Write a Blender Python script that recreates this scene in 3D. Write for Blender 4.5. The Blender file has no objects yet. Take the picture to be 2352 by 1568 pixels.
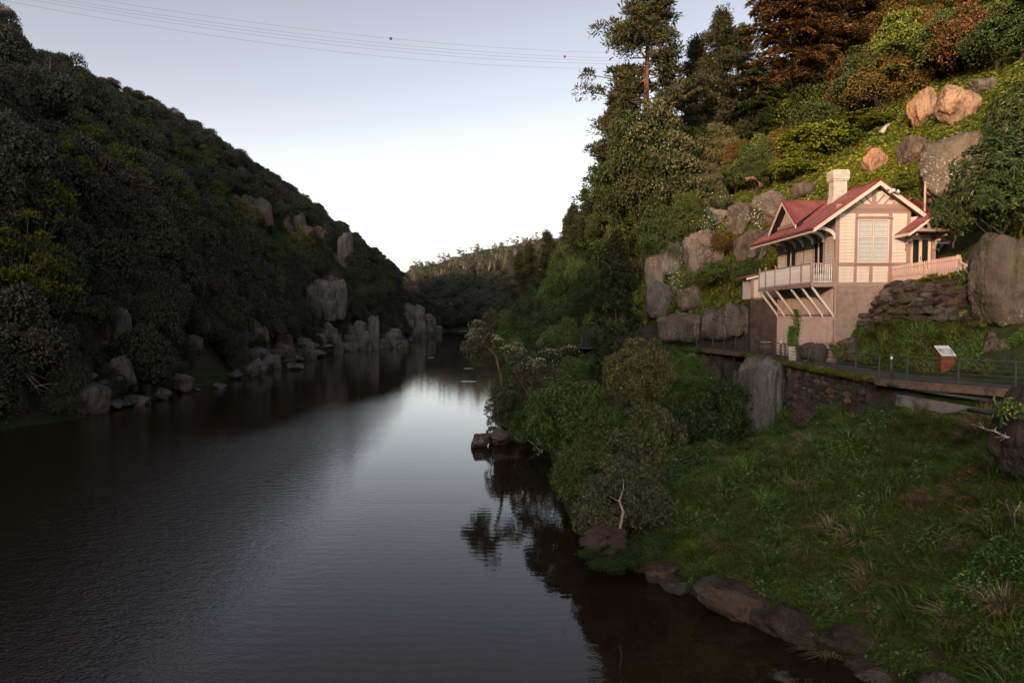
import bpy, math, random
import numpy as np
from mathutils import Vector
R = math.radians
rng = np.random.default_rng(7)
random.seed(7)
S = bpy.context.scene
COL = S.collection

# ---------------------------------------------------------------- camera
EYE = Vector((0.0, 0.0, 11.0))
PITCH = R(2.25)
FD = 1568.0                       # focal length in units of a 2352 wide frame
cam = bpy.data.cameras.new('camera')
cam.sensor_width = 36.0
cam.lens = 36.0 * FD / 2352.0
cam.clip_start = 0.1
cam.clip_end = 6000
camo = bpy.data.objects.new('camera', cam)
COL.objects.link(camo)
camo.location = EYE
camo.rotation_euler = (math.pi / 2 - PITCH, 0, 0)
S.camera = camo

# ---------------------------------------------------------------- light
SUN_AZ, SUN_EL = 212.0, 11.0
world = bpy.data.worlds.new('World')
S.world = world
world.use_nodes = True
wn = world.node_tree.nodes
wl = world.node_tree.links
sky = wn.new('ShaderNodeTexSky')
sky.sky_type = 'NISHITA'
sky.sun_disc = False
sky.sun_elevation = R(SUN_EL)
sky.sun_rotation = R(SUN_AZ)
sky.altitude = 50
sky.air_density = 1.0
sky.dust_density = 2.5
sky.ozone_density = 1.0
hsv = wn.new('ShaderNodeHueSaturation')
hsv.inputs['Saturation'].default_value = 0.62
wl.new(sky.outputs[0], hsv.inputs['Color'])
hsv.inputs['Saturation'].default_value = 0.34
# thin haze brightens the sky evenly towards the horizon, all the way round
tcw = wn.new('ShaderNodeTexCoord'); sxw = wn.new('ShaderNodeSeparateXYZ'); wl.new(tcw.outputs['Generated'], sxw.inputs[0])
rw_ = wn.new('ShaderNodeValToRGB'); e_ = rw_.color_ramp.elements
e_[0].position = 0.0; e_[0].color = (1.25, 1.19, 1.15, 1)
e_[1].position = .62; e_[1].color = (.275, .265, .295, 1)
e2_ = e_.new(.10); e2_.color = (.82, .80, .79, 1)
for q_, c_ in ((.24, (.46, .45, .465, 1)), (.40, (.40, .39, .42, 1))): e2_ = e_.new(q_); e2_.color = c_
rw_.color_ramp.interpolation = 'B_SPLINE'
wl.new(sxw.outputs[2], rw_.inputs[0])
mxw = wn.new('ShaderNodeMix'); mxw.data_type = 'RGBA'; mxw.blend_type = 'MULTIPLY'; mxw.inputs[0].default_value = 1
wl.new(hsv.outputs[0], mxw.inputs[6]); wl.new(rw_.outputs[0], mxw.inputs[7])
wl.new(mxw.outputs[2], wn['Background'].inputs['Color'])
wn['Background'].inputs['Strength'].default_value = 0.15

sunl = bpy.data.lights.new('sun', 'SUN')
sunl.energy = 1.7
sunl.angle = R(3.5)
sunl.color = (1.0, 0.64, 0.36)
suno = bpy.data.objects.new('sun', sunl)
COL.objects.link(suno)
sd = Vector((math.sin(R(SUN_AZ)) * math.cos(R(SUN_EL)), math.cos(R(SUN_AZ)) * math.cos(R(SUN_EL)), math.sin(R(SUN_EL))))
suno.rotation_euler = (-sd).to_track_quat('-Z', 'Y').to_euler()
suno.location = (-60, -90, 60)

S.view_settings.view_transform = 'Standard'
S.view_settings.look = 'None'
S.view_settings.gamma = 1
S.view_settings.exposure = 1.97
S.render.use_motion_blur = False
S.cycles.use_denoising = True
S.cycles.use_adaptive_sampling = False
S.cycles.max_bounces = 5
S.cycles.diffuse_bounces = 2
S.cycles.glossy_bounces = 3
S.cycles.transmission_bounces = 3
S.cycles.transparent_max_bounces = 4

# ---------------------------------------------------------------- projection helpers (2352 x 1568 frame)
cp, sp = math.cos(PITCH), math.sin(PITCH)
def ray(dx, dy):
    a = (dx - 1176) / FD; b = -(dy - 784) / FD
    return Vector((a, cp + b * sp, -sp + b * cp))
def at(dx, dy, Y):
    r = ray(dx, dy)
    return EYE + r * (Y / r.y)
def proj(X, Y, Z):
    dz = Z - EYE.z
    d = Y * cp - dz * sp
    u = Y * sp + dz * cp
    return 1176 + FD * X / d, 784 - FD * u / d

# ---------------------------------------------------------------- numpy noise
def _h(i, j, k):
    n = (i * 374761393 + j * 668265263 + k * 2147483647 * 3 + 1442695040) & 0xffffffff
    n = ((n ^ (n >> 13)) * 1274126177) & 0xffffffff
    n = ((n ^ (n >> 15)) * 2246822519) & 0xffffffff
    return ((n ^ (n >> 16)) & 0xffffff) / float(0xffffff)
def vnoise(x, y, z=0.0):
    x, y, z = np.broadcast_arrays(np.asarray(x, float), np.asarray(y, float), np.asarray(z, float))
    i, j, k = np.floor(x).astype(np.int64), np.floor(y).astype(np.int64), np.floor(z).astype(np.int64)
    fx, fy, fz = x - i, y - j, z - k
    fx, fy, fz = fx*fx*(3-2*fx), fy*fy*(3-2*fy), fz*fz*(3-2*fz)
    def L(a, b, t): return a + (b - a) * t
    r = L(L(L(_h(i,j,k), _h(i+1,j,k), fx), L(_h(i,j+1,k), _h(i+1,j+1,k), fx), fy),
          L(L(_h(i,j,k+1), _h(i+1,j,k+1), fx), L(_h(i,j+1,k+1), _h(i+1,j+1,k+1), fx), fy), fz)
    return r * 2 - 1
def fbm(x, y, z=0.0, o=4):
    s = 0; a = 1; f = 1; t = 0
    for _ in range(o):
        s = s + a * vnoise(x * f + 17.3 * _, y * f, np.asarray(z) * f); t += a; a *= .5; f *= 2.03
    return s / t

# ---------------------------------------------------------------- mesh helpers
def mesh(name, V, F, smooth=False, mats=(), mi=None):
    me = bpy.data.meshes.new(name)
    V = np.asarray(V, dtype=np.float32).reshape(-1, 3)
    if isinstance(F, np.ndarray):
        n = F.shape[1]
        me.vertices.add(len(V)); me.vertices.foreach_set('co', V.ravel())
        me.loops.add(F.size); me.loops.foreach_set('vertex_index', F.astype(np.int32).ravel())
        me.polygons.add(len(F))
        me.polygons.foreach_set('loop_start', np.arange(0, F.size, n, dtype=np.int32))
        me.update(calc_edges=True)
    else:
        me.from_pydata(V.tolist(), [], F)
        me.update()
    for m in mats: me.materials.append(m)
    if mi is not None: me.polygons.foreach_set('material_index', np.asarray(mi, dtype=np.int32))
    me.polygons.foreach_set('use_smooth', np.full(len(me.polygons), smooth) if isinstance(smooth, bool) else smooth)
    me.update()
    return me
def link(name, me, parent=None, loc=(0,0,0), rot=(0,0,0), scale=(1,1,1)):
    o = bpy.data.objects.new(name, me)
    COL.objects.link(o)
    if parent is not None: o.parent = parent
    o.location = loc; o.rotation_euler = rot
    o.scale = scale if hasattr(scale, '__len__') else (scale,)*3
    return o
def tag(o, label=None, cat=None, group=None, kind=None):
    if label: o['label'] = label
    if cat: o['category'] = cat
    if group: o['group'] = group
    if kind: o['kind'] = kind
    return o
def thing(name, label, cat, loc=(0,0,0), rotz=0, group=None):
    o = bpy.data.objects.new(name, None); COL.objects.link(o)
    o.location = loc; o.rotation_euler = (0, 0, rotz); o.empty_display_size = .2
    return tag(o, label, cat, group)
def copy_tree(o, parent=None):
    c = o.copy(); COL.objects.link(c)
    if parent is not None: c.parent = parent
    for ch in o.children: copy_tree(ch, c)
    return c

class MB:
    """collects simple solids for one mesh"""
    def __init__(s): s.V = []; s.F = []
    def add(s, V, F):
        b = len(s.V); s.V += [tuple(v) for v in V]; s.F += [tuple(i + b for i in f) for f in F]; return s
    def box(s, x0, x1, y0, y1, z0, z1):
        V = [(x0,y0,z0),(x1,y0,z0),(x1,y1,z0),(x0,y1,z0),(x0,y0,z1),(x1,y0,z1),(x1,y1,z1),(x0,y1,z1)]
        return s.add(V, [(0,3,2,1),(4,5,6,7),(0,1,5,4),(1,2,6,5),(2,3,7,6),(3,0,4,7)])
    def bar(s, a, b, w, h, up=(0,0,1)):
        a, b = Vector(a), Vector(b); d = (b - a).normalized(); up = Vector(up)
        x = d.cross(up)
        if x.length < 1e-4: x = d.cross(Vector((1,0,0)))
        x.normalize(); z = x.cross(d)
        V = []
        for p in (a, b):
            for i, j in ((-1,-1),(1,-1),(1,1),(-1,1)): V.append(p + x*(i*w/2) + z*(j*h/2))
        return s.add(V, [(3,2,1,0),(4,5,6,7),(0,1,5,4),(1,2,6,5),(2,3,7,6),(3,0,4,7)])
    def tube(s, pts, rad, n=6, cap=True):
        pts = [Vector(p) for p in pts]
        if not hasattr(rad, '__len__'): rad = [rad] * len(pts)
        b = []; x = None
        for i, p in enumerate(pts):
            d = (pts[min(i+1, len(pts)-1)] - pts[max(i-1, 0)]).normalized()
            if x is None:
                x = d.cross(Vector((0.3,0.1,1)))
                if x.length < .1: x = d.cross(Vector((1,0,0)))
            x = (x - d * x.dot(d)).normalized(); y = d.cross(x)
            b += [p + (x*math.cos(t) + y*math.sin(t)) * rad[i] for t in [2*math.pi*k/n for k in range(n)]]
        F = [(i*n+k, i*n+(k+1)%n, (i+1)*n+(k+1)%n, (i+1)*n+k) for i in range(len(pts)-1) for k in range(n)]
        if cap: F += [tuple(range(n-1,-1,-1)), tuple((len(pts)-1)*n+k for k in range(n))]
        return s.add(b, F)
    def ribbon(s, pts, side, w, h):
        """rectangular section swept along pts; side = fixed width axis"""
        side = Vector(side).normalized(); V = []
        pts = [Vector(p) for p in pts]
        for i, p in enumerate(pts):
            d = (pts[min(i+1, len(pts)-1)] - pts[max(i-1, 0)]).normalized(); z = side.cross(d)
            for a, c in ((-1,-1),(1,-1),(1,1),(-1,1)): V.append(p + side*(a*w/2) + z*(c*h/2))
        n = len(pts)
        F = [(i*4+k, i*4+(k+1)%4, (i+1)*4+(k+1)%4, (i+1)*4+k) for i in range(n-1) for k in range(4)]
        F += [(3,2,1,0), tuple((n-1)*4+k for k in range(4))]
        return s.add(V, F)
    def lathe(s, prof, n=10, c=(0,0,0)):
        V = [(c[0]+r*math.cos(2*math.pi*k/n), c[1]+r*math.sin(2*math.pi*k/n), c[2]+z) for r, z in prof for k in range(n)]
        F = [(i*n+k, i*n+(k+1)%n, (i+1)*n+(k+1)%n, (i+1)*n+k) for i in range(len(prof)-1) for k in range(n)]
        F += [tuple(range(n-1,-1,-1)), tuple((len(prof)-1)*n+k for k in range(n))]
        return s.add(V, F)
    def prism(s, poly, axis, t0, t1):
        """poly: 2d list; axis 'y' -> poly is (x,z) ; 'x' -> (y,z) ; 'z' -> (x,y)"""
        def P(a, b, t): return {'y': (a, t, b), 'x': (t, a, b), 'z': (a, b, t)}[axis]
        n = len(poly)
        V = [P(a, b, t0) for a, b in poly] + [P(a, b, t1) for a, b in poly]
        return s.add(V, [tuple(range(n)), tuple(range(2*n-1, n-1, -1))] + [(i, (i+1)%n+0, (i+1)%n+n, i+n) for i in range(n)])
    def me(s, name, mat, smooth=False):
        m = mesh(name, np.array(s.V, dtype=np.float32), s.F, smooth, [mat])
        return m
    def build(s, name, mat, parent=None, smooth=False, loc=(0,0,0), rot=(0,0,0)):
        return link(name, s.me(name, mat, smooth), parent, loc, rot)

# ---------------------------------------------------------------- materials
def nt(name):
    m = bpy.data.materials.new(name); m.use_nodes = True
    t = m.node_tree; t.nodes.clear()
    return m, t
def N(t, typ, **kw):
    n = t.nodes.new(typ)
    for k, v in kw.items():
        if k in n.inputs.keys(): n.inputs[k].default_value = v
        else: setattr(n, k, v)
    return n
def ramp(t, fac, stops):
    n = t.nodes.new('ShaderNodeValToRGB'); e = n.color_ramp.elements
    while len(e) < len(stops): e.new(.5)
    for i, (p, c) in enumerate(stops):
        e[i].position = p; e[i].color = (*c, 1) if len(c) == 3 else c
    t.links.new(fac, n.inputs['Fac']); return n.outputs['Color']
def mixc(t, a, b, f, mode='MIX'):
    n = t.nodes.new('ShaderNodeMix'); n.data_type = 'RGBA'; n.blend_type = mode
    for k, v in ((6, a), (7, b), (0, f)):
        if hasattr(v, 'links'): t.links.new(v, n.inputs[k])
        else: n.inputs[k].default_value = (*v, 1) if hasattr(v, '__len__') and len(v) == 3 else v
    return n.outputs[2]
def noise(t, scale, detail=4, vec=None, rough=.55, stretch=None, obj=True):
    n = N(t, 'ShaderNodeTexNoise'); n.inputs['Scale'].default_value = scale; n.inputs['Detail'].default_value = detail
    n.inputs['Roughness'].default_value = rough
    if vec is None:
        c = t.nodes.new('ShaderNodeTexCoord'); vec = c.outputs['Object'] if obj else c.outputs['Generated']
    if stretch:
        mp = t.nodes.new('ShaderNodeMapping'); mp.inputs['Scale'].default_value = stretch
        t.links.new(vec, mp.inputs['Vector']); vec = mp.outputs[0]
    t.links.new(vec, n.inputs['Vector'])
    return n.outputs['Fac']
def math_(t, op, a, b=0.0):
    n = t.nodes.new('ShaderNodeMath'); n.operation = op
    for k, v in ((0, a), (1, b)):
        if hasattr(v, 'links'): t.links.new(v, n.inputs[k])
        else: n.inputs[k].default_value = v
    return n.outputs[0]
def finish(t, col, rough=.8, bump=None, bs=.3, bd=.05, spec=.3, metal=0.0):
    p = N(t, 'ShaderNodeBsdfPrincipled'); o = t.nodes.new('ShaderNodeOutputMaterial')
    if hasattr(col, 'links'): t.links.new(col, p.inputs['Base Color'])
    else: p.inputs['Base Color'].default_value = (*col, 1)
    if hasattr(rough, 'links'): t.links.new(rough, p.inputs['Roughness'])
    else: p.inputs['Roughness'].default_value = rough
    p.inputs['Specular IOR Level'].default_value = spec
    p.inputs['Metallic'].default_value = metal
    if bump is not None:
        b = t.nodes.new('ShaderNodeBump'); b.inputs['Strength'].default_value = bs; b.inputs['Distance'].default_value = bd
        t.links.new(bump, b.inputs['Height']); t.links.new(b.outputs[0], p.inputs['Normal'])
    t.links.new(p.outputs[0], o.inputs['Surface'])
    return p

def mat_leaf(name, c1, c2, c3=None, trans=.22, rough=.55, objvar=.5, hue=0.0):
    """c1 dark, c2 mid, c3 tip colour; per leaf and per plant variation"""
    m, t = nt(name)
    g = t.nodes.new('ShaderNodeNewGeometry'); oi = t.nodes.new('ShaderNodeObjectInfo')
    stops = [(0.0, c1), (.55, c2)] + ([(1.0, c3)] if c3 else [(1.0, c2)])
    c = ramp(t, g.outputs['Random Per Island'], stops)
    v = math_(t, 'MULTIPLY_ADD', oi.outputs['Random'], objvar); v.node.inputs[2].default_value = 1 - objvar / 2
    h = t.nodes.new('ShaderNodeHueSaturation'); t.links.new(c, h.inputs['Color']); t.links.new(v, h.inputs['Value'])
    r2 = math_(t, 'FRACT', math_(t, 'MULTIPLY', oi.outputs['Random'], 7.77))
    hh = math_(t, 'MULTIPLY_ADD', r2, hue); hh.node.inputs[2].default_value = .5 - hue / 2
    t.links.new(hh, h.inputs['Hue'])
    p = N(t, 'ShaderNodeBsdfPrincipled'); p.inputs['Roughness'].default_value = rough
    p.inputs['Specular IOR Level'].default_value = .25
    t.links.new(h.outputs[0], p.inputs['Base Color'])
    tr = t.nodes.new('ShaderNodeBsdfTranslucent'); t.links.new(h.outputs[0], tr.inputs['Color'])
    mx = t.nodes.new('ShaderNodeMixShader'); mx.inputs[0].default_value = trans
    t.links.new(p.outputs[0], mx.inputs[1]); t.links.new(tr.outputs[0], mx.inputs[2])
    o = t.nodes.new('ShaderNodeOutputMaterial'); t.links.new(mx.outputs[0], o.inputs['Surface'])
    return m

def mat_rock(name, base, dark, rust, lichen=.5, scale=1.0, rustamt=.5):
    m, t = nt(name)
    oi = t.nodes.new('ShaderNodeObjectInfo'); tc = t.nodes.new('ShaderNodeTexCoord')
    ad = t.nodes.new('ShaderNodeVectorMath'); ad.operation = 'MULTIPLY_ADD'
    t.links.new(oi.outputs['Random'], ad.inputs[0]); ad.inputs[1].default_value = (37, 53, 19); t.links.new(tc.outputs['Object'], ad.inputs[2])
    vec = ad.outputs[0]
    n1 = noise(t, .7*scale, 8, vec, .62); n2 = noise(t, 2.2*scale, 6, vec, .65, (1.4, 1.4, .40))
    n3 = noise(t, 9*scale, 5, vec, .7); n4 = noise(t, .45*scale, 3, vec, .5, (1, 1, .35))
    c = ramp(t, n1, [(.30, dark), (.62, base), (.8, tuple(min(1, x*1.35) for x in base))])
    c = mixc(t, c, rust, math_(t, 'MULTIPLY', ramp(t, n4, [(.50, (0,0,0)), (.66, (1,1,1))]), rustamt))
    c = mixc(t, c, tuple(x*.35 for x in dark), math_(t, 'MULTIPLY', ramp(t, n2, [(.52, (0,0,0)), (.64, (1,1,1))]), .6))
    # pale lichen specks, denser on some parts
    vz = N(t, 'ShaderNodeTexVoronoi'); vz.inputs['Scale'].default_value = 15*scale; t.links.new(vec, vz.inputs['Vector'])
    n5 = noise(t, 22*scale, 3, vec, .6)
    sp_ = ramp(t, math_(t, 'SUBTRACT', n5, math_(t, 'MULTIPLY', vz.outputs['Distance'], .35)), [(.42, (0,0,0)), (.47, (1,1,1))])
    nm = ramp(t, noise(t, 1.1*scale, 4, vec), [(.42, (0,0,0)), (.62, (1,1,1))])
    li = math_(t, 'MULTIPLY', sp_, nm)
    li2 = ramp(t, n3, [(.60, (0,0,0)), (.68, (1,1,1))])
    c = mixc(t, c, (.42, .40, .37), math_(t, 'MULTIPLY', math_(t, 'MAXIMUM', li, math_(t, 'MULTIPLY', li2, nm)), lichen))
    hgt = math_(t, 'ADD', math_(t, 'MULTIPLY', n1, 1.5), math_(t, 'ADD', math_(t, 'MULTIPLY', n2, 1.2), math_(t, 'MULTIPLY', n3, .5)))
    finish(t, c, .88, hgt, 1.0, .30/scale, .2)
    return m

def mat_paint(name, col, var=.10, rough=.55, scale=3.0, dirt=.25, bump=.0):
    m, t = nt(name)
    n1 = noise(t, scale, 6); n2 = noise(t, scale*9, 3)
    dk = tuple(x*(1-dirt*1.6) for x in col)
    c = ramp(t, n1, [(.28, dk), (.5, col), (.8, tuple(min(.9, x*(1+var)) for x in col))])
    c = mixc(t, c, tuple(x*.55 for x in col), math_(t, 'MULTIPLY', ramp(t, n2, [(.62, (0,0,0)), (.72, (1,1,1))]), dirt))
    finish(t, c, rough, n2, .25 if bump == 0 else bump, .004, .35)
    return m

def mat_ground(name, cols, scale=.4, bd=.15, steep=None):
    m, t = nt(name)
    n1 = noise(t, scale, 8); n2 = noise(t, scale*6, 6); n3 = noise(t, scale*30, 3)
    c = ramp(t, math_(t, 'ADD', math_(t, 'MULTIPLY', n1, .6), math_(t, 'MULTIPLY', n2, .4)), [(.32 + .3*i/max(1, len(cols)-1), k) for i, k in enumerate(cols)])
    if steep:
        g = t.nodes.new('ShaderNodeNewGeometry'); s = t.nodes.new('ShaderNodeSeparateXYZ'); t.links.new(g.outputs['True Normal'], s.inputs[0])
        f = ramp(t, math_(t, 'ADD', s.outputs['Z'], math_(t, 'MULTIPLY', n2, .2)), [(.60, (1,1,1)), (.72, (0,0,0))])
        c = mixc(t, c, ramp(t, n2, [(.3, tuple(x*.4 for x in steep)), (.7, steep)]), f)
    finish(t, c, .95, math_(t, 'ADD', n2, math_(t, 'MULTIPLY', n3, .3)), .8, bd, .1)
    return m

M = {}
M['ground'] = mat_ground('hillside_soil', [(.016,.024,.007), (.034,.050,.014), (.055,.062,.022)], .35, .25, steep=(.10,.075,.06))
M['rock'] = mat_rock('dolerite_lichened', (.170,.138,.108), (.055,.045,.036), (.26,.15,.09), .8, 1.0, .35)
M['rock_pale'] = mat_rock('dolerite_grey', (.225,.205,.175), (.072,.064,.055), (.32,.19,.11), .8, .8, .3)
M['rock_red'] = mat_rock('dolerite_red', (.185,.135,.108), (.06,.044,.036), (.30,.16,.085), .45, .7, .35)
M['rock_gold'] = mat_rock('granite_warm', (.42,.27,.18), (.16,.10,.07), (.55,.27,.12), .3, 1.2, .7)
M['rock_wet'] = mat_rock('shore_rock', (.12,.085,.07), (.04,.03,.026), (.20,.11,.06), .25, 1.3, .5)
M['cream'] = mat_paint('cream_paint', (.64,.56,.49), .08, .55, 1.3, .16)
M['trim'] = mat_paint('mauve_brown_paint', (.33,.22,.185), .10, .5, 3.0, .15)
M['fence'] = mat_paint('dusty_pink_paint', (.52,.335,.285), .10, .6, 3.0, .22)
M['lattice'] = mat_paint('pink_lattice_paint', (.68,.53,.465), .08, .6, 2.0, .2)
M['lattice_back'] = mat_paint('pink_backing_board', (.50,.38,.335), .1, .8, 2.0, .2)  # deeper pink of the solid board behind the side lattice
M['gutter'] = mat_paint('dark_red_gutter', (.22,.03,.03), .1, .4, 3, .2)
M['white'] = mat_paint('white_paint', (.72,.71,.68), .05, .45, 4, .08)
M['steel'] = mat_paint('painted_steel', (.055,.065,.062), .25, .45, 6, .3)
M['steel_pale'] = mat_paint('galvanised_rail', (.30,.30,.29), .2, .4, 6, .25)
M['rustpost'] = mat_paint('rust_red_post', (.18,.045,.022), .15, .5, 5, .25)
M['timber'] = mat_paint('weathered_timber', (.13,.085,.06), .2, .85, 4, .5)
M['pipe'] = mat_paint('green_pipe_paint', (.05,.075,.06), .2, .45, 4, .3)
M['concrete'] = mat_paint('old_concrete', (.15,.135,.115), .15, .9, 1.6, .5)
M['blind'] = mat_paint('pale_window_blind', (.56,.60,.60), .05, .6, 3, .06)
M['door'] = mat_paint('door_paint', (.72,.52,.34), .08, .45, 4, .1)
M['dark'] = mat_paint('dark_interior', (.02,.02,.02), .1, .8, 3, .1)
def mat_roof():
    m, t = nt('red_corrugated_iron')
    n1 = noise(t, 1.2, 8, rough=.65); n2 = noise(t, 6, 5)
    c = ramp(t, n1, [(.3, (.13,.042,.038)), (.5, (.22,.068,.060)), (.75, (.29,.125,.105))])
    c = mixc(t, c, (.12,.07,.055), math_(t, 'MULTIPLY', ramp(t, n2, [(.52, (0,0,0)), (.66, (1,1,1))]), .6))
    vz = N(t, 'ShaderNodeTexVoronoi'); vz.inputs['Scale'].default_value = 9
    tc = t.nodes.new('ShaderNodeTexCoord'); t.links.new(tc.outputs['Object'], vz.inputs['Vector'])
    c = mixc(t, c, (.42,.36,.32), math_(t, 'MULTIPLY', ramp(t, vz.outputs['Distance'], [(.12, (1,1,1)), (.2, (0,0,0))]), ramp(t, n1, [(.5, (0,0,0)), (.6, (1,1,1))])))
    finish(t, c, .5, n2, .15, .01, .4); return m
M['roof'] = mat_roof()
def mat_chim():
    m, t = nt('whitewashed_brick')
    b = N(t, 'ShaderNodeTexBrick'); b.inputs['Scale'].default_value = 1.0
    b.inputs['Brick Width'].default_value = .23; b.inputs['Row Height'].default_value = .085; b.inputs['Mortar Size'].default_value = .012
    b.inputs['Color1'].default_value = (.80,.76,.69,1); b.inputs['Color2'].default_value = (.66,.61,.54,1); b.inputs['Mortar'].default_value = (.36,.31,.27,1)
    tc = t.nodes.new('ShaderNodeTexCoord'); s = t.nodes.new('ShaderNodeSeparateXYZ'); t.links.new(tc.outputs['Object'], s.inputs[0])
    cb = t.nodes.new('ShaderNodeCombineXYZ'); t.links.new(math_(t, 'ADD', s.outputs[0], s.outputs[1]), cb.inputs[0]); t.links.new(s.outputs[2], cb.inputs[1])
    t.links.new(cb.outputs[0], b.inputs['Vector'])
    n = noise(t, 3, 5)
    c = mixc(t, b.outputs['Color'], (.30,.26,.22), math_(t, 'MULTIPLY', ramp(t, n, [(.5,(0,0,0)),(.7,(1,1,1))]), .6))
    finish(t, c, .9, math_(t, 'SUBTRACT', n, b.outputs['Fac']), .8, .03, .2); return m
M['chimney'] = mat_chim()
def mat_asphalt():
    m, t = nt('path_asphalt'); n = noise(t, 1.2, 7); n2 = noise(t, 60, 2)
    c = ramp(t, n, [(.3, (.05,.045,.042)), (.7, (.11,.10,.092))])
    finish(t, c, .85, n2, .4, .01, .3); return m
M['asphalt'] = mat_asphalt()
def mat_glass():
    m, t = nt('window_glass')
    p = finish(t, (.015,.02,.022), .05, noise(t, 1.5, 2), .05, .01, .6); return m
M['glass'] = mat_glass()
def mat_pale_glass():
    # glass with a drawn pale blind right behind it
    m, t = nt('clear_pane')
    g = t.nodes.new('ShaderNodeBsdfGlossy'); g.inputs['Roughness'].default_value = .03
    tr = t.nodes.new('ShaderNodeBsdfTransparent'); f = t.nodes.new('ShaderNodeFresnel'); f.inputs[0].default_value = 1.5
    mx = t.nodes.new('ShaderNodeMixShader'); t.links.new(f.outputs[0], mx.inputs[0]); t.links.new(tr.outputs[0], mx.inputs[1]); t.links.new(g.outputs[0], mx.inputs[2])
    o = t.nodes.new('ShaderNodeOutputMaterial'); t.links.new(mx.outputs[0], o.inputs['Surface']); return m
M['pane'] = mat_pale_glass()
def mat_bark(name, a, b, sc=3):
    m, t = nt(name); n = noise(t, sc, 6, stretch=(1.5, 1.5, .25)); n2 = noise(t, sc*5, 3)
    finish(t, ramp(t, n, [(.35, a), (.68, b)]), .9, math_(t, 'ADD', n, math_(t,'MULTIPLY',n2,.4)), .7, .06, .15); return m
M['bark'] = mat_bark('dark_bark', (.03,.022,.016), (.10,.075,.055))
M['bark_pine'] = mat_bark('pine_bark', (.06,.032,.018), (.24,.13,.075))
M['bark_pale'] = mat_bark('pale_gum_bark', (.16,.13,.10), (.48,.42,.36))
M['deadwood'] = mat_bark('bleached_deadwood', (.20,.16,.13), (.5,.44,.38))

def mat_water():
    m, t = nt('river_water')
    tc = t.nodes.new('ShaderNodeTexCoord')
    big = noise(t, .035, 3, tc.outputs['Object'], .5, (1, .45, 1))
    # ripple patches: broken on the open middle, nearly calm by the right bank
    s = t.nodes.new('ShaderNodeSeparateXYZ'); t.links.new(tc.outputs['Object'], s.inputs[0])
    r1 = noise(t, 1.5, 3, tc.outputs['Object'], .6, (1.0, 1.5, 1))
    r2 = noise(t, 5.5, 2, tc.outputs['Object'], .6, (1.0, 1.5, 1))
    w = N(t, 'ShaderNodeTexWave'); w.wave_type = 'BANDS'; w.bands_direction = 'Y'; w.inputs['Scale'].default_value = .55
    w.inputs['Distortion'].default_value = 5; w.inputs['Detail'].default_value = 2; w.inputs['Detail Scale'].default_value = .7
    t.links.new(tc.outputs['Object'], w.inputs['Vector'])
    # 0 at right bank (X>-6) -> 1 in mid river (X<-16), less again far away
    lo = N(t, 'ShaderNodeMapRange'); lo.inputs['From Min'].default_value = -2; lo.inputs['From Max'].default_value = -15
    t.links.new(math_(t, 'ADD', s.outputs[0], math_(t, 'MULTIPLY', s.outputs[1], .10)), lo.inputs['Value'])
    far = N(t, 'ShaderNodeMapRange'); far.inputs['From Min'].default_value = 110; far.inputs['From Max'].default_value = 55
    far.inputs['To Min'].default_value = .25; far.inputs['To Max'].default_value = 1
    t.links.new(s.outputs[1], far.inputs['Value'])
    am = math_(t, 'MULTIPLY', math_(t, 'MULTIPLY', lo.outputs[0], far.outputs[0]), ramp(t, big, [(.40, (.22,.22,.22)), (.56, (1,1,1))]))
    calm = math_(t, 'ADD', math_(t, 'MULTIPLY', r1, .0045), math_(t, 'MULTIPLY', w.outputs['Fac'], .0007))
    rough = math_(t, 'ADD', math_(t, 'MULTIPLY', r1, .034), math_(t, 'MULTIPLY', r2, .030))
    hgt = math_(t, 'ADD', calm, math_(t, 'MULTIPLY', rough, am))
    p = finish(t, (.020,.012,.007), .02, hgt, 1.0, 1.0, .5)
    p.inputs['IOR'].default_value = 1.33
    return m
M['water'] = mat_water()

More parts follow.
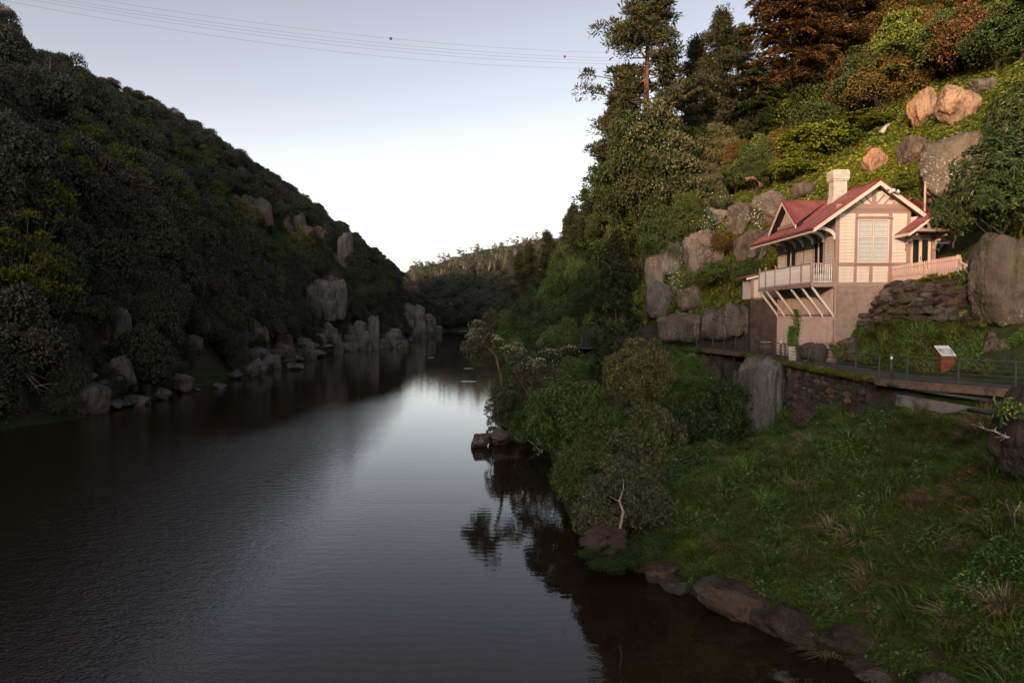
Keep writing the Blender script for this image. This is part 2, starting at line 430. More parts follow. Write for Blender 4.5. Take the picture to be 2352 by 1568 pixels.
# ---------------------------------------------------------------- terrain
ROWS = {
 -400: [(15,0),(22,6),(27,9),(33,13),(50,30),(90,60),(150,85),(300,95)],
 8:  [(14,0),(17,3.5),(22,7.4),(27,8.4),(31,13),(38,22),(50,34),(90,70),(150,95),(300,100)],
 18: [(12.3,0),(14,2),(18,5.2),(21,7.2),(25,7.8),(28,12),(33,17),(50,33),(90,70),(150,95),(300,100)],
 23: [(10,0),(13,2.0),(17,4.5),(19.5,5.7),(21.6,7.0),(23,7.7),(25,11),(28,15),(34,20),(50,34),(90,70),(150,95),(300,100)],
 28: [(6,0),(8,1.3),(12,3.6),(16,5.4),(18.8,5.9),(20.6,7.6),(22.3,7.9),(24,10),(27,14),(34,20),(50,34),(90,70),(150,95),(300,100)],
 32: [(3.6,0),(6,1),(10,3.0),(14.5,4.9),(17,5.7),(18.3,7.6),(21.8,7.9),(23,9.5),(26,12.0),(30,14.5),(38,22),(50,34),(90,72),(150,95),(300,100)],
 38: [(3,0),(8,1.6),(13,2.9),(16.6,4.2),(17.8,7.6),(20.3,7.9),(21.5,10),(24,12),(27,12.8),(29,14),(33,19),(50,35),(90,72),(150,95),(300,100)],
 42: [(3,0),(9,1.8),(14,2.9),(17.2,3.9),(18.1,7.6),(20,7.9),(20.6,9),(23,12.5),(27,12.8),(29,15),(33,20),(50,36),(90,72),(150,95),(300,100)],
 50: [(3,0),(9,2),(14,2.8),(17.2,3.6),(18.2,7.5),(20,7.9),(22,9),(26,12.6),(29,18),(33,22.5),(50,37),(90,74),(150,95),(300,100)],
 54: [(3,0),(10,2),(17,3.6),(19,4),(21,7.6),(22,11),(24,14.5),(28,19),(33,23.5),(50,38),(90,74),(150,95),(300,100)],
 58: [(2,0),(8,2),(15,4),(17.5,5),(19.3,7.6),(20,11),(22,15),(26,20),(33,25.5),(50,39),(90,75),(150,96),(300,100)],
 62: [(0,0),(3,1.2),(9,4),(12,5.8),(13.5,7.6),(17,7.9),(18.5,11.5),(21,16),(26,21),(33,26.5),(50,40),(90,75),(150,96),(300,100)],
 68: [(-1,0),(2,1.5),(6,4.5),(8.0,6.8),(13,7.8),(15,11),(18,16),(24,21.5),(33,28),(50,41),(90,76),(150,97),(300,100)],
 76: [(-1.5,0),(2,2.5),(4.0,6.0),(8,7),(10,10),(15,16.5),(22,23),(33,30),(50,44),(90,76),(150,98),(300,100)],
 100:[(-2,0),(2,4),(6,8),(12,16),(20,25),(33,37),(50,50),(90,76),(150,98),(300,100)],
 200:[(-1,0),(3,6),(10,16),(20,27),(35,42),(60,62),(100,85),(150,100),(300,104)],
 400:[(-12,0),(-6,5),(2,12),(15,26),(35,42),(70,72),(150,95),(300,100)],
 1300:[(-12,0),(-6,5),(2,12),(15,26),(35,42),(70,72),(150,95),(300,100)],
}
XL = [(-400,-52),(60,-51),(73,-46),(103,-48),(136,-50),(187,-52),(215,-50),(235,-41),(300,-45),(407,-46),(450,-44),(1300,-44)]
UL = [(-60,-6),(-8,-3),(0,0),(2,3),(8,13),(16,26),(40,47),(70,70),(95,86),(140,97),(240,88),(400,80)]
def hill_left_scale(Y):  # unseen ridge behind the camera is shaped to shadow the near bank
    return np.interp(Y, [-400,-300,-225,-182,-133,-100,-40,0,50,360,400,430,470,520], [.92,.92,.90,.92,.95,.97,.98,.98,1.0,1.0,.97,.78,.45,.3])
def terr_row(Y, X):
    ks = sorted(ROWS)
    j = max(0, min(len(ks)-2, int(np.searchsorted(ks, Y)) - 1))
    a, b = ks[j], ks[j+1]; f = min(1, max(0, (Y-a)/(b-a)))
    def ev(k):
        p = ROWS[k]; x0 = p[0][0]
        return np.interp(X, [x0-10, x0-2] + [q[0] for q in p], [-4, -1.2] + [q[1] for q in p])
    zr = ev(a)*(1-f) + ev(b)*f
    u = np.interp(Y, *zip(*XL)) - X
    zl = np.interp(u, *zip(*UL)); zl = np.where(zl > 0, zl * hill_left_scale(Y), zl)
    z = np.maximum(zr, zl)
    if Y > 440:
        fh = np.interp(Y, [440,470,500,560,660,760,900,1300], [-3,2,9,24,50,67,74,60])
        fh = fh * (1 + .12*np.sin(X*.017+1.1) + .0022*(X+40).clip(-120,90))
        z = np.maximum(z, fh)
    return z
gx = np.concatenate([np.arange(-330,-60,5.), np.arange(-60,-6,2.), np.arange(-6,40,.45), np.arange(40,90,1.5), np.arange(90,330,6.)])
gy = np.concatenate([np.arange(-400,10,5.), np.arange(10,84,.5), np.arange(84,500,3.), np.arange(500,1250,12.)])
GZ = np.array([terr_row(y, gx) for y in gy])
XX, YY = np.meshgrid(gx, gy)
land = np.clip((GZ - .2) / 3.0, 0, 1)
nearw = np.clip(1 - np.abs(XX - 15) / 40, 0, 1) * np.clip(1 - np.abs(YY - 45) / 45, 0, 1)
amp_big = (1 - nearw) * 5.0
flat = np.clip(np.abs(XX - 19) / 3.0, 0, 1) if False else 1.0
GZ = GZ + land * (fbm(XX*.03, YY*.03, .3, 4) * amp_big * np.clip((GZ)/20, 0, 1) + fbm(XX*.22, YY*.22, 2.0, 4) * .55 * np.where(GZ < 7.0, 1, np.where(nearw > .35, .2, 1)) + fbm(XX*.75, YY*.75, 5.0, 3) * .22 * np.where((GZ < 6.8) & (nearw > .3), 1, 0) + fbm(XX*.4+7, YY*.4, 8.0, 2) * .45 * np.where((GZ < 6.3) & (nearw > .3), 1, 0))
def T(X, Y):
    X = np.asarray(X, float); Y = np.asarray(Y, float)
    i = np.clip(np.searchsorted(gx, X) - 1, 0, len(gx)-2); j = np.clip(np.searchsorted(gy, Y) - 1, 0, len(gy)-2)
    fx = np.clip((X - gx[i]) / (gx[i+1]-gx[i]), 0, 1); fy = np.clip((Y - gy[j]) / (gy[j+1]-gy[j]), 0, 1)
    return (GZ[j,i]*(1-fx)+GZ[j,i+1]*fx)*(1-fy) + (GZ[j+1,i]*(1-fx)+GZ[j+1,i+1]*fx)*fy
def slope_normal(X, Y, e=.6):
    nx = (T(X-e, Y) - T(X+e, Y)) / (2*e); ny = (T(X, Y-e) - T(X, Y+e)) / (2*e)
    n = np.stack([nx, ny, np.ones_like(nx)], -1)
    return n / np.linalg.norm(n, axis=-1, keepdims=True)
def hit(dx, dy, y0=10, y1=1200):
    """first point where the sight line meets the ground (or the water)"""
    r = ray(dx, dy)
    t = np.concatenate([np.arange(y0, 130, .25), np.arange(130, y1, 1.5)]) / r.y
    P = np.array(EYE)[None] + t[:, None] * np.array(r)[None]
    g = np.maximum(T(P[:,0], P[:,1]), 0)
    k = np.nonzero(P[:,2] <= g)[0]
    if len(k) == 0: return None
    k = k[0]; return Vector((P[k,0], P[k,1], float(g[k])))
ny, nx = GZ.shape
idx = np.arange(ny*nx).reshape(ny, nx)
F = np.stack([idx[:-1,:-1], idx[:-1,1:], idx[1:,1:], idx[1:,:-1]], -1).reshape(-1, 4)
tag(link('hillside', mesh('hillside', np.stack([XX, YY, GZ], -1), F, True, [M['ground']])), kind='structure')
# river
wx = np.array([-400., 330.]); 
me = mesh('river', [(-330,-400,0),(330,-400,0),(330,900,0),(-330,900,0)], [(0,1,2,3)], False, [M['water']])
tag(link('river', me), kind='structure')

# ---------------------------------------------------------------- rocks
def T1_(x, y): return float(T(x, y))
_ico = {}
def ico(n):
    if n not in _ico:
        import bmesh
        bm = bmesh.new(); bmesh.ops.create_icosphere(bm, subdivisions=n, radius=1.0)
        bm.verts.ensure_lookup_table()
        _ico[n] = (np.array([v.co[:] for v in bm.verts]), np.array([[v.index for v in f.verts] for f in bm.faces])); bm.free()
    return _ico[n]
def rock_mesh(name, seed, mat, sub=4, planes=11, p=20, rough=.14, column=False, freq=1.6, smooth=True, asp=(1,1,1)):
    g = np.random.default_rng(seed)
    D, Fc = ico(sub)
    if column:
        k = 6; th = np.arange(k)*2*np.pi/k + g.uniform(-.3, .3, k)
        n = np.stack([np.cos(th), np.sin(th), g.uniform(-.12, .12, k)], 1)
        n = np.vstack([n, [[g.uniform(-.3,.3), g.uniform(-.3,.3), 1]], [[g.uniform(-.8,.8), g.uniform(-.8,.8), .9]], [[0, 0, -1]]])
        d = g.uniform(.78, 1.0, len(n))
    else:
        q_ = np.linalg.qr(np.eye(3) + g.normal(size=(3,3))*.6)[0]
        n = np.vstack([q_, -q_, g.normal(size=(planes-6, 3))]); d = np.concatenate([g.uniform(.70, 1.0, 6), g.uniform(.72, 1.0, planes-6)])
    n /= np.linalg.norm(n, axis=1, keepdims=True)
    q = np.maximum(D @ n.T, 0) / d[None]
    r = 1 / np.power((q**p).sum(1) + (1/1.25)**p, 1/p)
    V = D * r[:, None]
    sx = np.array(asp)
    W = V * sx
    s = seed * 3.7
    disp = fbm(W[:,0]*freq + s, W[:,1]*freq, W[:,2]*freq*(.5 if column else 1), 5) * rough * 1.6
    if column:   # vertical cracks
        a = np.arctan2(V[:,1], V[:,0])
        disp -= np.clip(vnoise(a*3.1 + s, V[:,2]*.35, s) - .35, 0, 1) * .35
    else:
        c = np.abs(fbm(W[:,0]*freq*.9 + s + 9, W[:,1]*freq*.9, W[:,2]*freq*.6, 3))
        disp -= np.clip(.05 - c, 0, 1) * 2.0
        disp -= np.clip(.25 - np.abs(vnoise(W[:,0]*2.3+s, W[:,1]*2.3, W[:,2]*.8)), 0, 1)*.16
    # ledges: quantised steps give broken, stepped faces
    st_ = fbm(W[:,0]*1.1+s, W[:,1]*1.1, W[:,2]*1.1, 2); disp += (np.floor(st_*6)/6 - st_)*.42
    V = V * (1 + disp)[:, None]
    lo, hi = V.min(0), V.max(0); V = (V - (lo+hi)/2) / ((hi-lo)/2)
    return mesh(name, V, Fc, smooth, [mat])
_rk = {}
def rockset(mat, kind='boulder', n=5, sub=4):
    key = (mat, kind, n, sub)
    if key not in _rk:
        _rk[key] = [rock_mesh('rock', 11*i + len(_rk)*101 + 3, M[mat], sub, column=(kind == 'column'), rough=.16, planes=[9,12,15][i%3], p=[12,17,14][i%3]) for i in range(n)]
    return _rk[key]
def boulder(dx, dy, w, h, Y, mat, label, k=0, depth=None, rot=0, tilt=0, group=None, name='boulder', sub=4, sink=0.0):
    """boulder centred on the sight line (dx, dy) at depth Y, w x h in frame units"""
    P = at(dx, dy, Y); s = Y / FD
    me = rockset(mat, 'boulder', 6, sub)[k % 6]
    o = link(name, me, None, P, (tilt*.6, tilt, rot), (w*s/2*1.0, (depth or w*s)/2*1.0, h*s/2*1.0))
    return tag(o, label, 'rock', group)

def outcrop(dx, dy, w, h, label, mat='rock_pale', n=7, seed=0, name='rock_cliff', Y=None, spread=.6):
    g = np.random.default_rng(seed + 500)
    P = at(dx, dy, Y) if Y else hit(dx, dy)
    Yd = P.y; s = Yd / FD; W, H = w*s, h*s
    th = thing(name, label, 'cliff', P)
    ms = rockset(mat, 'column', 6, 5); n = int(n*1.7); W *= 1.2; H *= 1.25; th.location = P = P - Vector((0, W*.12, 0)) + Vector((W*.10, 0, 0)) * (1 if P.x < -20 else 0)
    for i in range(n):
        f = (i + .5) / n - .5; row = i % 3
        hh = H * (1.0 - .25*row) * g.uniform(.85, 1.05) * (1 - .3*abs(f)*2*g.random()); ww = W / n * g.uniform(2.6, 4.2)
        x = f * W; y = (2-row)*ww*.30 + g.uniform(-.2, .2) * ww + abs(f) * W * .12 + .10*W
        link('rock_column', ms[int(g.integers(6))], th, (x, y, -H*.55 + hh*.5), (g.uniform(-.05,.10), g.uniform(-.06,.06), g.integers(4)*1.57+g.uniform(-.3,.3)), (ww*.5, ww*.5, hh*.56))
    return th, P, W, H

# ---------------------------------------------------------------- foliage
def unit(v): return v / np.maximum(np.linalg.norm(v, axis=-1, keepdims=True), 1e-6)
def leafV(P, D, Nn, L, W, fold=.0):
    D = unit(D); Sd = unit(np.cross(D, Nn)); U = np.cross(Sd, D)
    L = np.asarray(L).reshape(-1, 1); W = np.asarray(W).reshape(-1, 1)
    a = P; b = P + D*L*.5 + Sd*W*.5 + U*W*fold; c = P + D*L - U*L*.12; d = P + D*L*.5 - Sd*W*.5 + U*W*fold
    return np.stack([a, b, c, d], 1).reshape(-1, 3)
def quads(n): return np.arange(n*4).reshape(n, 4)
def clump(C, r, n, g, up=.35, flat=1.0, L=.2, W=.1, jit=.9, droop=0.0, shell=.7, along=1.0, nj=.6):
    """n leaves on the outer shell of every clump"""
    C = np.asarray(C, float); r = np.broadcast_to(np.asarray(r, float), (len(C),))
    k = len(C)*n
    c = np.repeat(C, n, 0); rr = np.repeat(r, n)
    d = g.normal(size=(k, 3)); d[:,2] += up*1.6; d = unit(d)
    rad = rr * (shell + (1.08-shell) * g.random(k))
    p = c + d * rad[:, None] * np.array([1, 1, flat])
    dr = d*along + g.normal(size=(k, 3))*jit*.6; dr[:,2] -= droop
    nn = d + g.normal(size=(k, 3))*nj
    l = L * g.uniform(.7, 1.35, k); w = W * g.uniform(.7, 1.3, k)
    return leafV(p, dr, nn, l, w, .12)
def limbs(base, tips, r0, g, mat, name='trunk', sway=.06, n=6, r1=.25, trunk_top=None):
    """tapered trunk with limbs reaching the clump centres"""
    mb = MB(); base = np.array(base, float); tips = np.asarray(tips, float)
    top = np.array(trunk_top) if trunk_top is not None else base + (tips.mean(0)-base)*.6
    pts = []; H = np.linalg.norm(top-base)
    for i in range(7):
        t = i/6; q = base*(1-t)+top*t + np.array([*g.normal(size=2)*sway*H*math.sin(math.pi*t), 0]); pts.append(q)
    mb.tube(pts, [r0*(1-.72*i/6) * (1.25 if i == 0 else 1) for i in range(7)], n)
    for tp in tips:
        t = g.uniform(.35, 1.0); i = int(t*6); s = pts[i]
        m1 = s*.6 + tp*.4 + np.array([0, 0, -.06*H*g.random()]) + g.normal(size=3)*H*.02
        rr = r0*(1-.72*t)*.5
        mb.tube([s, m1, s*.2+tp*.8+g.normal(size=3)*H*.015, tp], [rr, rr*.65, rr*.4, rr*.15], 4, False)
    return mb.me(name, mat, True)

def with_cores(V, C, r, flat, seed, k=.62, sub=2):
    """leaf quads as triangles plus one lumpy inner mass per foliage lobe"""
    n = len(V)//4; q = np.arange(n*4).reshape(n, 4)
    Fc = [q[:, [0,1,2]], q[:, [0,2,3]]]; VV = [V]; off = len(V); D, T3 = ico(sub)
    for i, (c, rr) in enumerate(zip(C, r)):
        nn = 1 + .22*vnoise(D[:,0]*2.2+i*3.1+seed, D[:,1]*2.2, D[:,2]*2.2) + .16*vnoise(D[:,0]*5+i, D[:,1]*5+seed, D[:,2]*5)
        VV.append(c + D*(nn*rr*k)[:,None]*np.array([1, 1, flat])); Fc.append(T3 + off); off += len(D)
    return np.vstack(VV), np.vstack(Fc)
def crown_dome(seed, w=6, h=6, k=34, cr=.22, n=70, L=.34, W=.16, mat=None, z0=.12, flat=.9, droop=0, up=.35, jit=.9, core=False, along=.35, nj=.4, ck=.62):
    g = np.random.default_rng(seed)
    d = unit(g.normal(size=(k*3, 3))); d = d[d[:,2] > -.55][:k]; k = len(d)
    rad = g.uniform(.55, .88, k)
    lump = 1 + .25*fbm(d[:,0]*1.5+seed, d[:,1]*1.5, d[:,2]*1.5, 2)
    C = d * (rad*lump)[:,None] * np.array([w/2, w/2, h/2*.95]) + np.array([0, 0, h*(z0+.42)])
    r = w*cr*g.uniform(.6, 1.25, k)
    V = clump(C, r, n, g, up=up, flat=flat, L=L, W=W, droop=droop, jit=jit, along=along, nj=nj)
    if core:
        nl = len(V)//2
        V, F_ = with_cores(V, C, r, flat, seed, ck)
        return mesh('crown', V, F_, np.arange(len(F_)) >= nl, [mat]), C
    return mesh('crown', V, quads(len(V)//4), False, [mat]), C
def crown_layers(seed, w=8, h=8, k=16, n=110, L=.3, W=.15, mat=None, r=.16):
    """wattle: flat bright plates floating over bare limbs"""
    g = np.random.default_rng(seed)
    a = g.uniform(0, 6.28, k); q = np.sqrt(g.random(k))
    C = np.stack([np.cos(a)*q*w*.42, np.sin(a)*q*w*.42, h*(.95-.45*q*q) - g.uniform(0, .25, k)*h], 1)
    V = clump(C, w*r*g.uniform(.6, 1.3, k), n, g, up=1.0, flat=.38, L=L, W=W, shell=.3)
    return mesh('crown', V, quads(len(V)//4), False, [mat]), C
def tree_pine(seed, h=26, spread=6, start=.30, nb=46, mat=None, bark=None, L=.5, W=.12, n=34, flat=.55, rise=.18, lean=0.0, droop=.0, cr=.75, taper=.55, clus=3):
    g = np.random.default_rng(seed); C = []; mb = MB()
    def ctr(t): return np.array([lean*h*t*t + .02*h*math.sin(3*t+seed), .015*h*math.sin(4*t+seed*2), h*t])
    mb.tube([ctr(i/9) for i in range(10)], [h*.018*(1-.85*i/9)*(1.3 if i == 0 else 1) for i in range(10)], 8)
    for b in range(nb):
        t = start + (1-start)*((b+g.random())/nb)**.9
        u = (t-start)/(1-start)
        ln = spread * (math.sin(math.pi*min(1, .25+.75*u))**.6) * (1-taper*u) * g.uniform(.45, 1.15)
        a = g.uniform(0, 6.28); s = ctr(t*.98); e = s + np.array([math.cos(a)*ln, math.sin(a)*ln, ln*rise*g.uniform(.2, 2.0) - droop*ln])
        m = s*.5+e*.5 + np.array([0, 0, -.05*ln + g.normal()*.1]) + g.normal(size=3)*.04*ln
        r = h*.0055*(1-.5*u)*max(.5, ln/spread)
        mb.tube([s, m, e], [r, r*.7, r*.25], 4, False)
        for c in range(clus):
            f = 1 - c*.27*g.uniform(.8, 1.2)
            q = s*(1-f)+e*f if f > .5 else m
            C.append(q + g.normal(size=3)*np.array([.10, .10, .05])*ln)
    C.append(ctr(1.0)); C = np.array(C)
    V = clump(C, cr*g.uniform(.55, 1.3, len(C)), n, g, up=.6, flat=flat, L=L, W=W, shell=.35)
    return mesh('crown', V, quads(len(V)//4), False, [mat]), mb.me('trunk', bark, True)
def tree_cedar(seed, h=24, spread=9, nb=70, mat=None, bark=None, L=.55, W=.16, n=16, start=.12):
    """big cypress: sweeping limbs ending in flat feathery sprays"""
    g = np.random.default_rng(seed); mb = MB(); VV = []
    mb.tube([(0,0,0),(.1,.1,h*.4),(.2,-.1,h*.8),(.1,0,h)], [h*.03, h*.022, h*.01, .03], 8)
    for b in range(nb):
        t = start + (1-start)*((b+g.random())/nb)
        ln = spread*(1-.7*t**2.2)*g.uniform(.4, 1.3); a = g.uniform(0, 6.28)
        dirh = np.array([math.cos(a), math.sin(a), 0]); side = np.array([-dirh[1], dirh[0], 0])
        s = np.array([.1, 0, h*t*.97]); m = 14
        tt = np.linspace(0, 1, m)[:,None]
        pts = s + dirh*ln*tt + np.array([0,0,1])*ln*(.38*tt - .42*tt**2.4)
        mb.tube([pts[0], pts[5], pts[9], pts[13]], [h*.006, h*.004, h*.0025, .01], 4, False)
        q = pts[3:]; k = len(q)*n
        wdt = (1 - np.abs(tt[3:,0]-.55)*1.3) * ln*.24
        qq = np.repeat(q, n, 0); ww = np.repeat(wdt, n); sg = g.uniform(-1, 1, k)
        P = qq + side*(sg*ww)[:,None] + np.stack([np.zeros(k), np.zeros(k), -np.abs(sg)*ww*.35 + g.normal(size=k)*.10], 1)
        D = dirh + side*sg[:,None]*.9 + g.normal(size=(k,3))*.25 + np.array([0,0,-.12])
        Nn = np.array([0,0,1.]) + g.normal(size=(k,3))*.45
        VV.append(leafV(P, D, Nn, L*g.uniform(.6,1.4,k), W*g.uniform(.6,1.4,k), .1))
    V = np.vstack(VV)
    return mesh('crown', V, quads(len(V)//4), False, [mat]), mb.me('trunk', bark, True)
def crown_column(seed, w=5, h=12, n=9000, L=.3, W=.13, mat=None):
    """dense upright conifer with a lumpy outline"""
    g = np.random.default_rng(seed)
    k = 260; t = g.random(k)**.9; a = g.uniform(0, 6.28, k)
    prof = np.interp(t, [0,.08,.3,.6,.85,1], [.55,.85,1,.80,.42,.05]) * w/2
    lump = 1 + .16*vnoise(np.cos(a)*2+seed, np.sin(a)*2, t*7)
    C = np.stack([np.cos(a)*prof*lump*.84, np.sin(a)*prof*lump*.84, t*h*.97], 1)
    V = clump(C, w*.085*g.uniform(.7, 1.35, k), n//k, g, up=1.1, flat=1.5, L=L, W=W, shell=.5)
    V2 = V
    return mesh('crown', V2, quads(len(V2)//4), False, [mat])
def whorl_shrub(seed, w=5, h=5, k=300, mat=None, L=.28, W=.06, m=11):
    """broad shrub with rosettes of long leaves at the branch tips"""
    g = np.random.default_rng(seed)
    d = unit(g.normal(size=(k*2, 3))); d = d[d[:,2] > -.35][:k]; k = len(d)
    lump = 1 + .22*fbm(d[:,0]*2+seed, d[:,1]*2, d[:,2]*2, 3)
    C = d*(g.uniform(.72, 1.0, k)*lump)[:,None]*np.array([w/2, w/2, h/2]) + np.array([0,0,h*.5])
    c = np.repeat(C, m, 0); dd = np.repeat(d, m, 0); n = len(c)
    t = g.normal(size=(n,3)); t -= dd*(t*dd).sum(1, keepdims=True); t = unit(t)
    D = t + dd*g.uniform(-.15, .7, n)[:,None]; D[:,2] -= .15
    V = leafV(c, D, dd + g.normal(size=(n,3))*.2, L*g.uniform(.7,1.2,n), W*g.uniform(.8,1.2,n), .15)
    return mesh('crown', V, quads(n), False, [mat]), C

M['l_oak'] = mat_leaf('sheoak_foliage', (.052,.051,.031), (.088,.084,.053), (.13,.122,.082), objvar=.5, hue=.04, trans=.06)
M['l_gum'] = mat_leaf('gum_foliage', (.040,.047,.024), (.066,.074,.038), (.095,.102,.058), objvar=.5, hue=.04, trans=.06)
M['l_wattle'] = mat_leaf('wattle_foliage', (.05,.062,.008), (.12,.135,.014), (.19,.185,.022), objvar=.5)
M['l_far']   = mat_leaf('far_forest_foliage', (.035,.038,.027), (.058,.062,.046), (.082,.082,.062), objvar=.7, hue=.03)
M['l_conifer'] = mat_leaf('upright_conifer_foliage', (.012,.019,.007), (.032,.040,.012), (.060,.064,.020), objvar=.2)
M['l_pine']  = mat_leaf('pine_needles', (.020,.026,.012), (.050,.055,.022), (.085,.075,.030), objvar=.4)
M['l_cedar'] = mat_leaf('rusty_cypress_foliage', (.026,.026,.010), (.085,.055,.018), (.26,.11,.028), objvar=.5, trans=.15)
M['l_dark'] = mat_leaf('dark_green_foliage', (.017,.036,.010), (.055,.085,.022), (.11,.135,.036), objvar=.6, hue=.02)
M['l_mid'] = mat_leaf('mid_green_foliage', (.030,.055,.013), (.105,.150,.034), (.19,.22,.06), objvar=.6, hue=.03)
M['l_tip'] = mat_leaf('bronze_tipped_foliage', (.04,.052,.018), (.135,.13,.048), (.31,.25,.095), objvar=.25)
M['l_olive'] = mat_leaf('olive_foliage', (.04,.048,.02), (.11,.112,.048), (.21,.19,.09), objvar=.3)
M['l_lime']  = mat_leaf('lime_ivy_foliage', (.06,.085,.008), (.16,.19,.018), (.26,.27,.03), objvar=.4, trans=.3)
M['l_vine'] = mat_leaf('green_vine_foliage', (.035,.055,.008), (.10,.135,.020), (.20,.21,.035), objvar=.5, hue=.04, trans=.3)
M['l_gold']  = mat_leaf('golden_shrub_foliage', (.05,.038,.010), (.13,.090,.022), (.20,.13,.03), objvar=.4)
M['l_rhodo'] = mat_leaf('glossy_long_leaves', (.022,.040,.012), (.055,.085,.028), (.11,.14,.05), objvar=.2, rough=.38)
M['l_dead']  = mat_leaf('dry_seedhead_foliage', (.09,.06,.045), (.17,.115,.09), (.24,.17,.13), objvar=.2)
M['l_flower']= mat_leaf('creamy_blossom', (.30,.28,.15), (.50,.47,.30), (.62,.59,.42), objvar=.2)
M['l_grass'] = mat_leaf('green_grass_blades', (.05,.085,.012), (.145,.205,.032), (.30,.31,.085), objvar=.7, hue=.04, trans=.35)
M['l_straw'] = mat_leaf('dry_grass_blades', (.11,.085,.035), (.24,.18,.085), (.36,.28,.15), objvar=.4)
M['l_ivy'] = mat_leaf('ivy_leaves', (.022,.062,.010), (.085,.17,.027), (.21,.30,.07), objvar=.5, hue=.02, rough=.4)
M['l_red']   = mat_leaf('red_blossom', (.4,.02,.02), (.6,.05,.03), (.7,.1,.05))
M['l_yellow']= mat_leaf('yellow_blossom', (.5,.36,.02), (.7,.5,.04), (.8,.6,.08))
M['l_blue']  = mat_leaf('periwinkle_petals', (.18,.2,.6), (.3,.32,.75), (.5,.5,.8))
M['l_white'] = mat_leaf('white_petals', (.6,.6,.55), (.75,.75,.7), (.8,.8,.75))
M['l_brown'] = mat_leaf('dry_brown_leaf_litter', (.05,.022,.014), (.12,.06,.04), (.24,.15,.11))

def join2(name, a, b):
    """crown + trunk as one mesh with two materials"""
    def arr(m):
        v = np.empty(len(m.vertices)*3, np.float32); m.vertices.foreach_get('co', v)
        return v.reshape(-1, 3), [tuple(p.vertices) for p in m.polygons]
    va, fa = arr(a); vb, fb = arr(b)
    F = fa + [tuple(i+len(va) for i in f) for f in fb]
    sm = np.concatenate([np.array([p.use_smooth for p in m.polygons]) for m in (a, b)])
    return mesh(name, np.vstack([va, vb]), F, sm, [a.materials[0], b.materials[0]], [0]*len(fa)+[1]*len(fb))

# geometry-node scatter for uncountable cover
def gn_scatter(name, proto, P, rot, scl, label, kind='stuff'):
    P = np.asarray(P, np.float32); n = len(P)
    me = bpy.data.meshes.new(name); me.vertices.add(n); me.vertices.foreach_set('co', P.ravel())
    a = me.attributes.new('srot', 'FLOAT_VECTOR', 'POINT'); a.data.foreach_set('vector', np.asarray(rot, np.float32).ravel())
    a = me.attributes.new('sscl', 'FLOAT', 'POINT'); a.data.foreach_set('value', np.asarray(scl, np.float32))
    a = me.attributes.new('spick', 'INT', 'POINT'); a.data.foreach_set('value', rng.integers(0, len(proto), n).astype(np.int32))
    o = link(name, me)
    g = bpy.data.node_groups.new(name, 'GeometryNodeTree')
    g.interface.new_socket('Geometry', in_out='INPUT', socket_type='NodeSocketGeometry')
    g.interface.new_socket('Geometry', in_out='OUTPUT', socket_type='NodeSocketGeometry')
    gi = g.nodes.new('NodeGroupInput'); go = g.nodes.new('NodeGroupOutput')
    ip = g.nodes.new('GeometryNodeInstanceOnPoints'); ip.inputs['Pick Instance'].default_value = True
    gg = g.nodes.new('GeometryNodeGeometryToInstance')
    for p in reversed(proto):
        ob = bpy.data.objects.new(name + '_kind', p); oi = g.nodes.new('GeometryNodeObjectInfo')
        oi.inputs['Object'].default_value = ob; g.links.new(oi.outputs['Geometry'], gg.inputs[0])
    def na(nm, ty):
        q = g.nodes.new('GeometryNodeInputNamedAttribute'); q.data_type = ty; q.inputs['Name'].default_value = nm
        return [s for s in q.outputs if s.enabled and s.name == 'Attribute'][0]
    g.links.new(gi.outputs[0], ip.inputs['Points']); g.links.new(gg.outputs[0], ip.inputs['Instance'])
    e2r = g.nodes.new('FunctionNodeEulerToRotation'); g.links.new(na('srot', 'FLOAT_VECTOR'), e2r.inputs[0])
    g.links.new(e2r.outputs[0], ip.inputs['Rotation']); g.links.new(na('sscl', 'FLOAT'), ip.inputs['Scale'])
    g.links.new(na('spick', 'INT'), ip.inputs['Instance Index'])
    g.links.new(ip.outputs[0], go.inputs[0])
    md = o.modifiers.new('scatter', 'NODES'); md.node_group = g
    return tag(o, label, None, None, kind)
def lean_rot(X, Y, amt=.6):
    """euler that leans an upright plant towards the slope normal, with random turn"""
    n = slope_normal(X, Y); n = n*amt + np.array([0,0,1-amt]); n = unit(n)
    from mathutils import Quaternion
    out = []
    for a, b, c in n:
        q = Vector((0,0,1)).rotation_difference(Vector((a,b,c))) @ Quaternion((0,0,1), random.uniform(0, 6.28))
        out.append(q.to_euler()[:])
    return np.array(out)
def inpoly(px, py, poly):
    px = np.asarray(px); py = np.asarray(py); r = np.zeros(px.shape, bool); n = len(poly)
    for i in range(n):
        x1, y1 = poly[i]; x2, y2 = poly[(i+1) % n]
        c = ((y1 > py) != (y2 > py)) & (px < (x2-x1)*(py-y1)/((y2-y1) or 1e-9) + x1); r ^= c
    return r
def projv(X, Y, Z):
    dz = Z - EYE.z; d = Y*cp - dz*sp; u = Y*sp + dz*cp
    return 1176 + FD*X/d, 784 - FD*u/d

